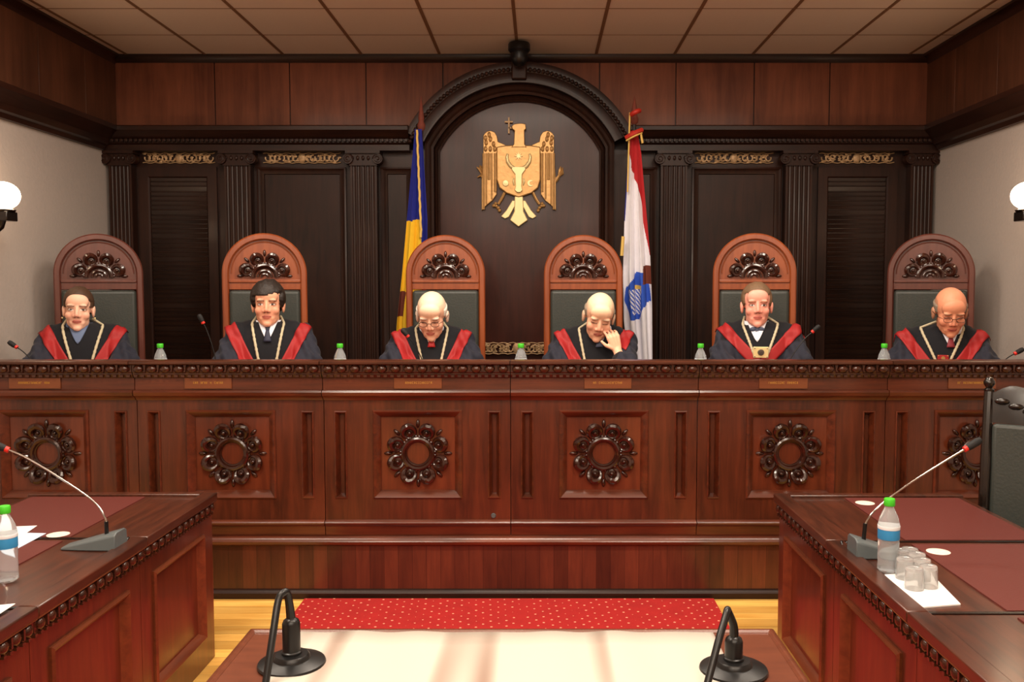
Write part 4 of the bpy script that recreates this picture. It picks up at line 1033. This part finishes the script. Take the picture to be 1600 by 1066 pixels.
# napkin and tumblers
def sheet(name, quad, z, m, label, cat, th=.0015):
    g = MB(); g.prism([T(*q, z)[:2] for q in quad], 'Z', z, z+th); return tag(g.build(name, m, smooth=False), label, cat)
sheet('napkin', [(1382, 900), (1450, 893), (1501, 946), (1440, 951)], DH-.0055, 'paper', 'white napkin under the drinking glasses on the right desk', 'napkin', .004)
GP = [(1414, 898), (1432, 890), (1408, 884), (1428, 914), (1450, 911), (1421, 882), (1440, 900)]
GL = ['front left, touching the bottle', 'middle of the cluster', 'back left, behind the bottle', 'nearest the viewer', 'nearest the right edge of the napkin', 'farthest back', 'right of the middle one']
for (px, py), l in zip(GP, GL):
    p = T(px, py+6, DH-.0015)
    t = thing('drinking_glass', 'clear drinking glass upside down on the napkin, '+l, 'glass', (p[0], p[1]+.0, DH-.0014), 0, 'upturned drinking glasses on the right desk')
    n = 16; pr = [(.027, 0), (.0285, .0), (.0245, .06), (.02, .066), (.001, .066), (.001, .058), (.018, .056), (.022, .05)]
    MB().lathe([(.027, 0), (.0285, 0), (.0255, .062), (.0245, .065), (.001, .066), (.001, .056), (.022, .055), (.0265, .001)], n=16).build('tumbler', 'glass', t, ang=30)
# papers on the left desk
sheet('paper_sheet', [(-40, 826), (58, 822), (20, 848), (-40, 868)], DH+.001, 'paper', 'white paper sheet on the left desk behind the bottle', 'paper')
sheet('paper_sheet', [(-30, 850), (25, 833), (72, 834), (27, 858), (-30, 880)], DH-.001, 'paper_blue', 'bluish paper sheet under the white one on the left desk', 'paper')
sheet('paper_sheet', [(-40, 950), (24, 944), (-10, 966), (-60, 990)], DH+.005, 'paper', 'white paper on the nearest left desk, at the left edge of the view', 'paper')

# ================================================================= CARPET
cx0, cx1 = PX(480, YBF, 942), PX(1112, YBF, 948)
o = MB().box(cx0, cx1, 1.0, YBF-.05, .0005, .012).build('carpet_runner', 'carpet', smooth=False); tag(o, 'red carpet with pale dots on the parquet before the bench', 'carpet')

# ================================================================= FRONT TABLE
TH = .75
xa, xb = -.745, .60; y1 = 2.27; y0 = 1.35
t = thing('front_table', 'brown wooden table with moulded rim at the bottom of the view', 'table', ((xa+xb)/2, (y0+y1)/2, 0))
hx, hy_ = (xb-xa)/2, (y1-y0)/2
MB().box(-hx, hx, -hy_, hy_, TH-.03, TH).build('tabletop', 'table', t, bevel=.004)
g = MB(); g.frame(-hx-.014, hx+.014, -hy_-.014, hy_+.014, [(0, TH-.035), (0, TH+.002), (.006, TH+.006), (.014, TH+.006), (.02, TH+.001), (.02, TH-.01)])
g.v = [(x, z, y) for x, y, z in g.v]; g.build('rim', 'table', t)
g = MB(); g.box(-hx+.05, hx-.05, hy_-.08, hy_-.05, .15, TH-.03); g.build('modesty_panel', 'desk', t)
for sx in (-1, 1):
    for sy in (-1, 1): MB().box(sx*(hx-.06)-.025, sx*(hx-.06)+.025, sy*(hy_-.08)-.025, sy*(hy_-.08)+.025, .013, TH-.03).build('leg', 'table', t, bevel=.004)
# thin pale layer with soft brown stripes over the tabletop
g = MB(); pa, pb = T(462, 996, TH), T(1120, 1008, TH); nx, ny = 90, 10
xs0, xs1 = pa[0], .45
vs = []; fs = []; mi = []
for j in range(ny+1):
    for i in range(nx+1):
        x = lerp(xs0, xs1, i/nx); y = lerp(1.4, y1-.012, j/ny)
        vs.append((x, y, TH+.003+.0025*(1+math.sin(x*38+.6*math.sin(y*9)))*(.6+.4*math.sin(x*11))))
for j in range(ny):
    for i in range(nx): n = nx+1; fs.append((j*n+i, j*n+i+1, (j+1)*n+i+1, (j+1)*n+i))
g.add(vs, fs); o = g.build('pale_layer', 'cloth', solid=.003, ang=180); tag(o, 'off-white layer with faint brown stripes spread over the front table', 'cloth')
nt = M['cloth'].node_tree; L_ = nt.links.new; b_ = nt.nodes['Principled BSDF']; tc = nt.nodes['Texture Coordinate']
mp = nt.nodes.new('ShaderNodeMapping'); mp.inputs['Scale'].default_value = (1, .05, 0); L_(tc.outputs['Object'], mp.inputs[0])
nz = nt.nodes.new('ShaderNodeTexNoise'); nz.inputs['Scale'].default_value = 7; nz.inputs['Detail'].default_value = 1; L_(mp.outputs[0], nz.inputs['Vector'])
rp = nt.nodes.new('ShaderNodeValToRGB'); rp.color_ramp.elements[0].position = .56; rp.color_ramp.elements[0].color = lin((186, 180, 168)); rp.color_ramp.elements[1].position = .72; rp.color_ramp.elements[1].color = lin((120, 84, 68))
L_(nz.outputs['Fac'], rp.inputs[0]); L_(rp.outputs[0], b_.inputs['Base Color'])
# two table microphones with looped goosenecks
for (px, py, kx, tx, ty, bx_, lb) in ((456, 1046, 455, 444, 924, 412, 'black microphone with round base on the front table, left one'), (1146, 1056, 1145, 1137, 952, 1100, 'black microphone with round base on the front table, right one')):
    p = T(px, py-6, TH); t = thing('table_microphone', lb, 'microphone', (p[0], p[1], TH+.001), 0, 'round-based microphones on the front table')
    g = MB(); g.lathe([(.001, 0), (.078, 0), (.08, .004), (.078, .009), (.06, .014), (.044, .017), (.042, .024), (.038, .028), (.001, .03)], n=36); g.build('base', 'black', t)
    zt = PZ(ty+38, p[1])-TH
    g = MB(); g.lathe([(.024, .028), (.024, .034), (.021, .036), (.021, zt-.02), (.018, zt-.012), (.010, zt-.006), (.001, zt-.005)], (0, 0, 0), 20); g.build('socket', 'black', t)
    top = Vector(atY(tx, ty+3, p[1]-.02))-Vector((p[0], p[1], TH)); Q = []
    zb = zt-.01; x0 = 0
    e = Vector(atY(bx_, 1090, p[1]-.13))-Vector((p[0], p[1], TH))
    key = [Vector((0, 0, zb)), Vector((-.002, -.002, zb+.03)), top+Vector((.004, .012, -.006)), top+Vector((-.001, 0, 0)), top+Vector((-.009, -.016, -.012)), top.lerp(e, .4)+Vector((-.004, -.01, .004)), e]
    for i in range(len(key)-1):
        p0 = key[max(i-1, 0)]; p1 = key[i]; p2 = key[i+1]; p3 = key[min(i+2, len(key)-1)]
        for k in range(6):
            u = k/6; Q.append(.5*((2*p1)+(-p0+p2)*u+(2*p0-5*p1+4*p2-p3)*u*u+(-p0+3*p1-3*p2+p3)*u**3))
    Q.append(key[-1]); MB().tube(Q, [lerp(.011, .0085, min(1, i/12)) for i in range(len(Q))], 12).build('gooseneck', 'dark_grey' if False else 'black', t)
    d = (Q[-1]-Q[-2]).normalized(); MB().tube([Q[-1], Q[-1]+d*.012, Q[-1]+d*.05, Q[-1]+d*.055], [.009, .013, .013, .006], 12).build('head', 'black_matte', t)

# ================================================================= BLACK CHAIR AT THE RIGHT
t = thing('black_chair', 'black carved chair with grey-green leather back behind the right desk', 'chair', (2.14, 3.64, 0), math.radians(-32))
W2 = .27
for sx in (-1, 1):
    g = MB(); g.tube([(sx*W2, .10, 0), (sx*W2, .02, .45), (sx*W2, .05, .9), (sx*W2, .11, 1.19)], [.02, .024, .022, .02], 10)
    g.build('back_post', 'black_wood', t); bpst = t.children[-1]
    g = MB(); g.lathe([(.001, 0), (.02, 0), (.022, .01), (.013, .018), (.024, .035), (.024, .045), (.014, .062), (.001, .066)], (sx*W2, .112, 1.19), 14); g.build('finial', 'black_wood', bpst)
    g = MB(); g.tube([(sx*W2, -.45, 0), (sx*W2, -.44, .42)], [.02, .026], 10); g.build('front_leg', 'black_wood', t)
    g = MB(); g.tube([(sx*W2, .03, .68), (sx*(W2+.01), -.2, .69), (sx*W2, -.42, .66), (sx*W2, -.43, .42)], .02, 8); g.build('armrest', 'black_wood', t)
g = MB(); N = 20; rs = []
for i in range(N+1):
    u = i/N*2-1; zt_ = 1.19+.035*(1-u*u)+.012*math.cos(u*9)
    rs.append([(u*W2, .075, 1.06), (u*W2, .095, zt_-.02), (u*W2, .10, zt_), (u*W2, .125, zt_), (u*W2, .11, 1.06)])
g.rings(rs, caps=True)
for i in range(9): u = (i/8-.5)*1.6; g.ball((u*W2, .08, 1.135+.02*math.cos(i*1.57)), (.03, .012, .014), 8, 6)
g.build('carved_top_rail', 'black_wood', t)
g = MB(); g.box(-W2+.02, W2-.02, -.03, .03, 0, .50); g.tf(Matrix.Translation((0, .035, .56)) @ Matrix.Rotation(-.09, 4, 'X')); o = g.build('back_pad', 'leather', t); b = o.modifiers.new('b', 'BEVEL'); b.width = .018; b.segments = 3
g = MB(); g.box(-W2, W2, -.46, .02, .42, .5); o = g.build('seat_pad', 'leather', t); b = o.modifiers.new('b', 'BEVEL'); b.width = .02; b.segments = 3
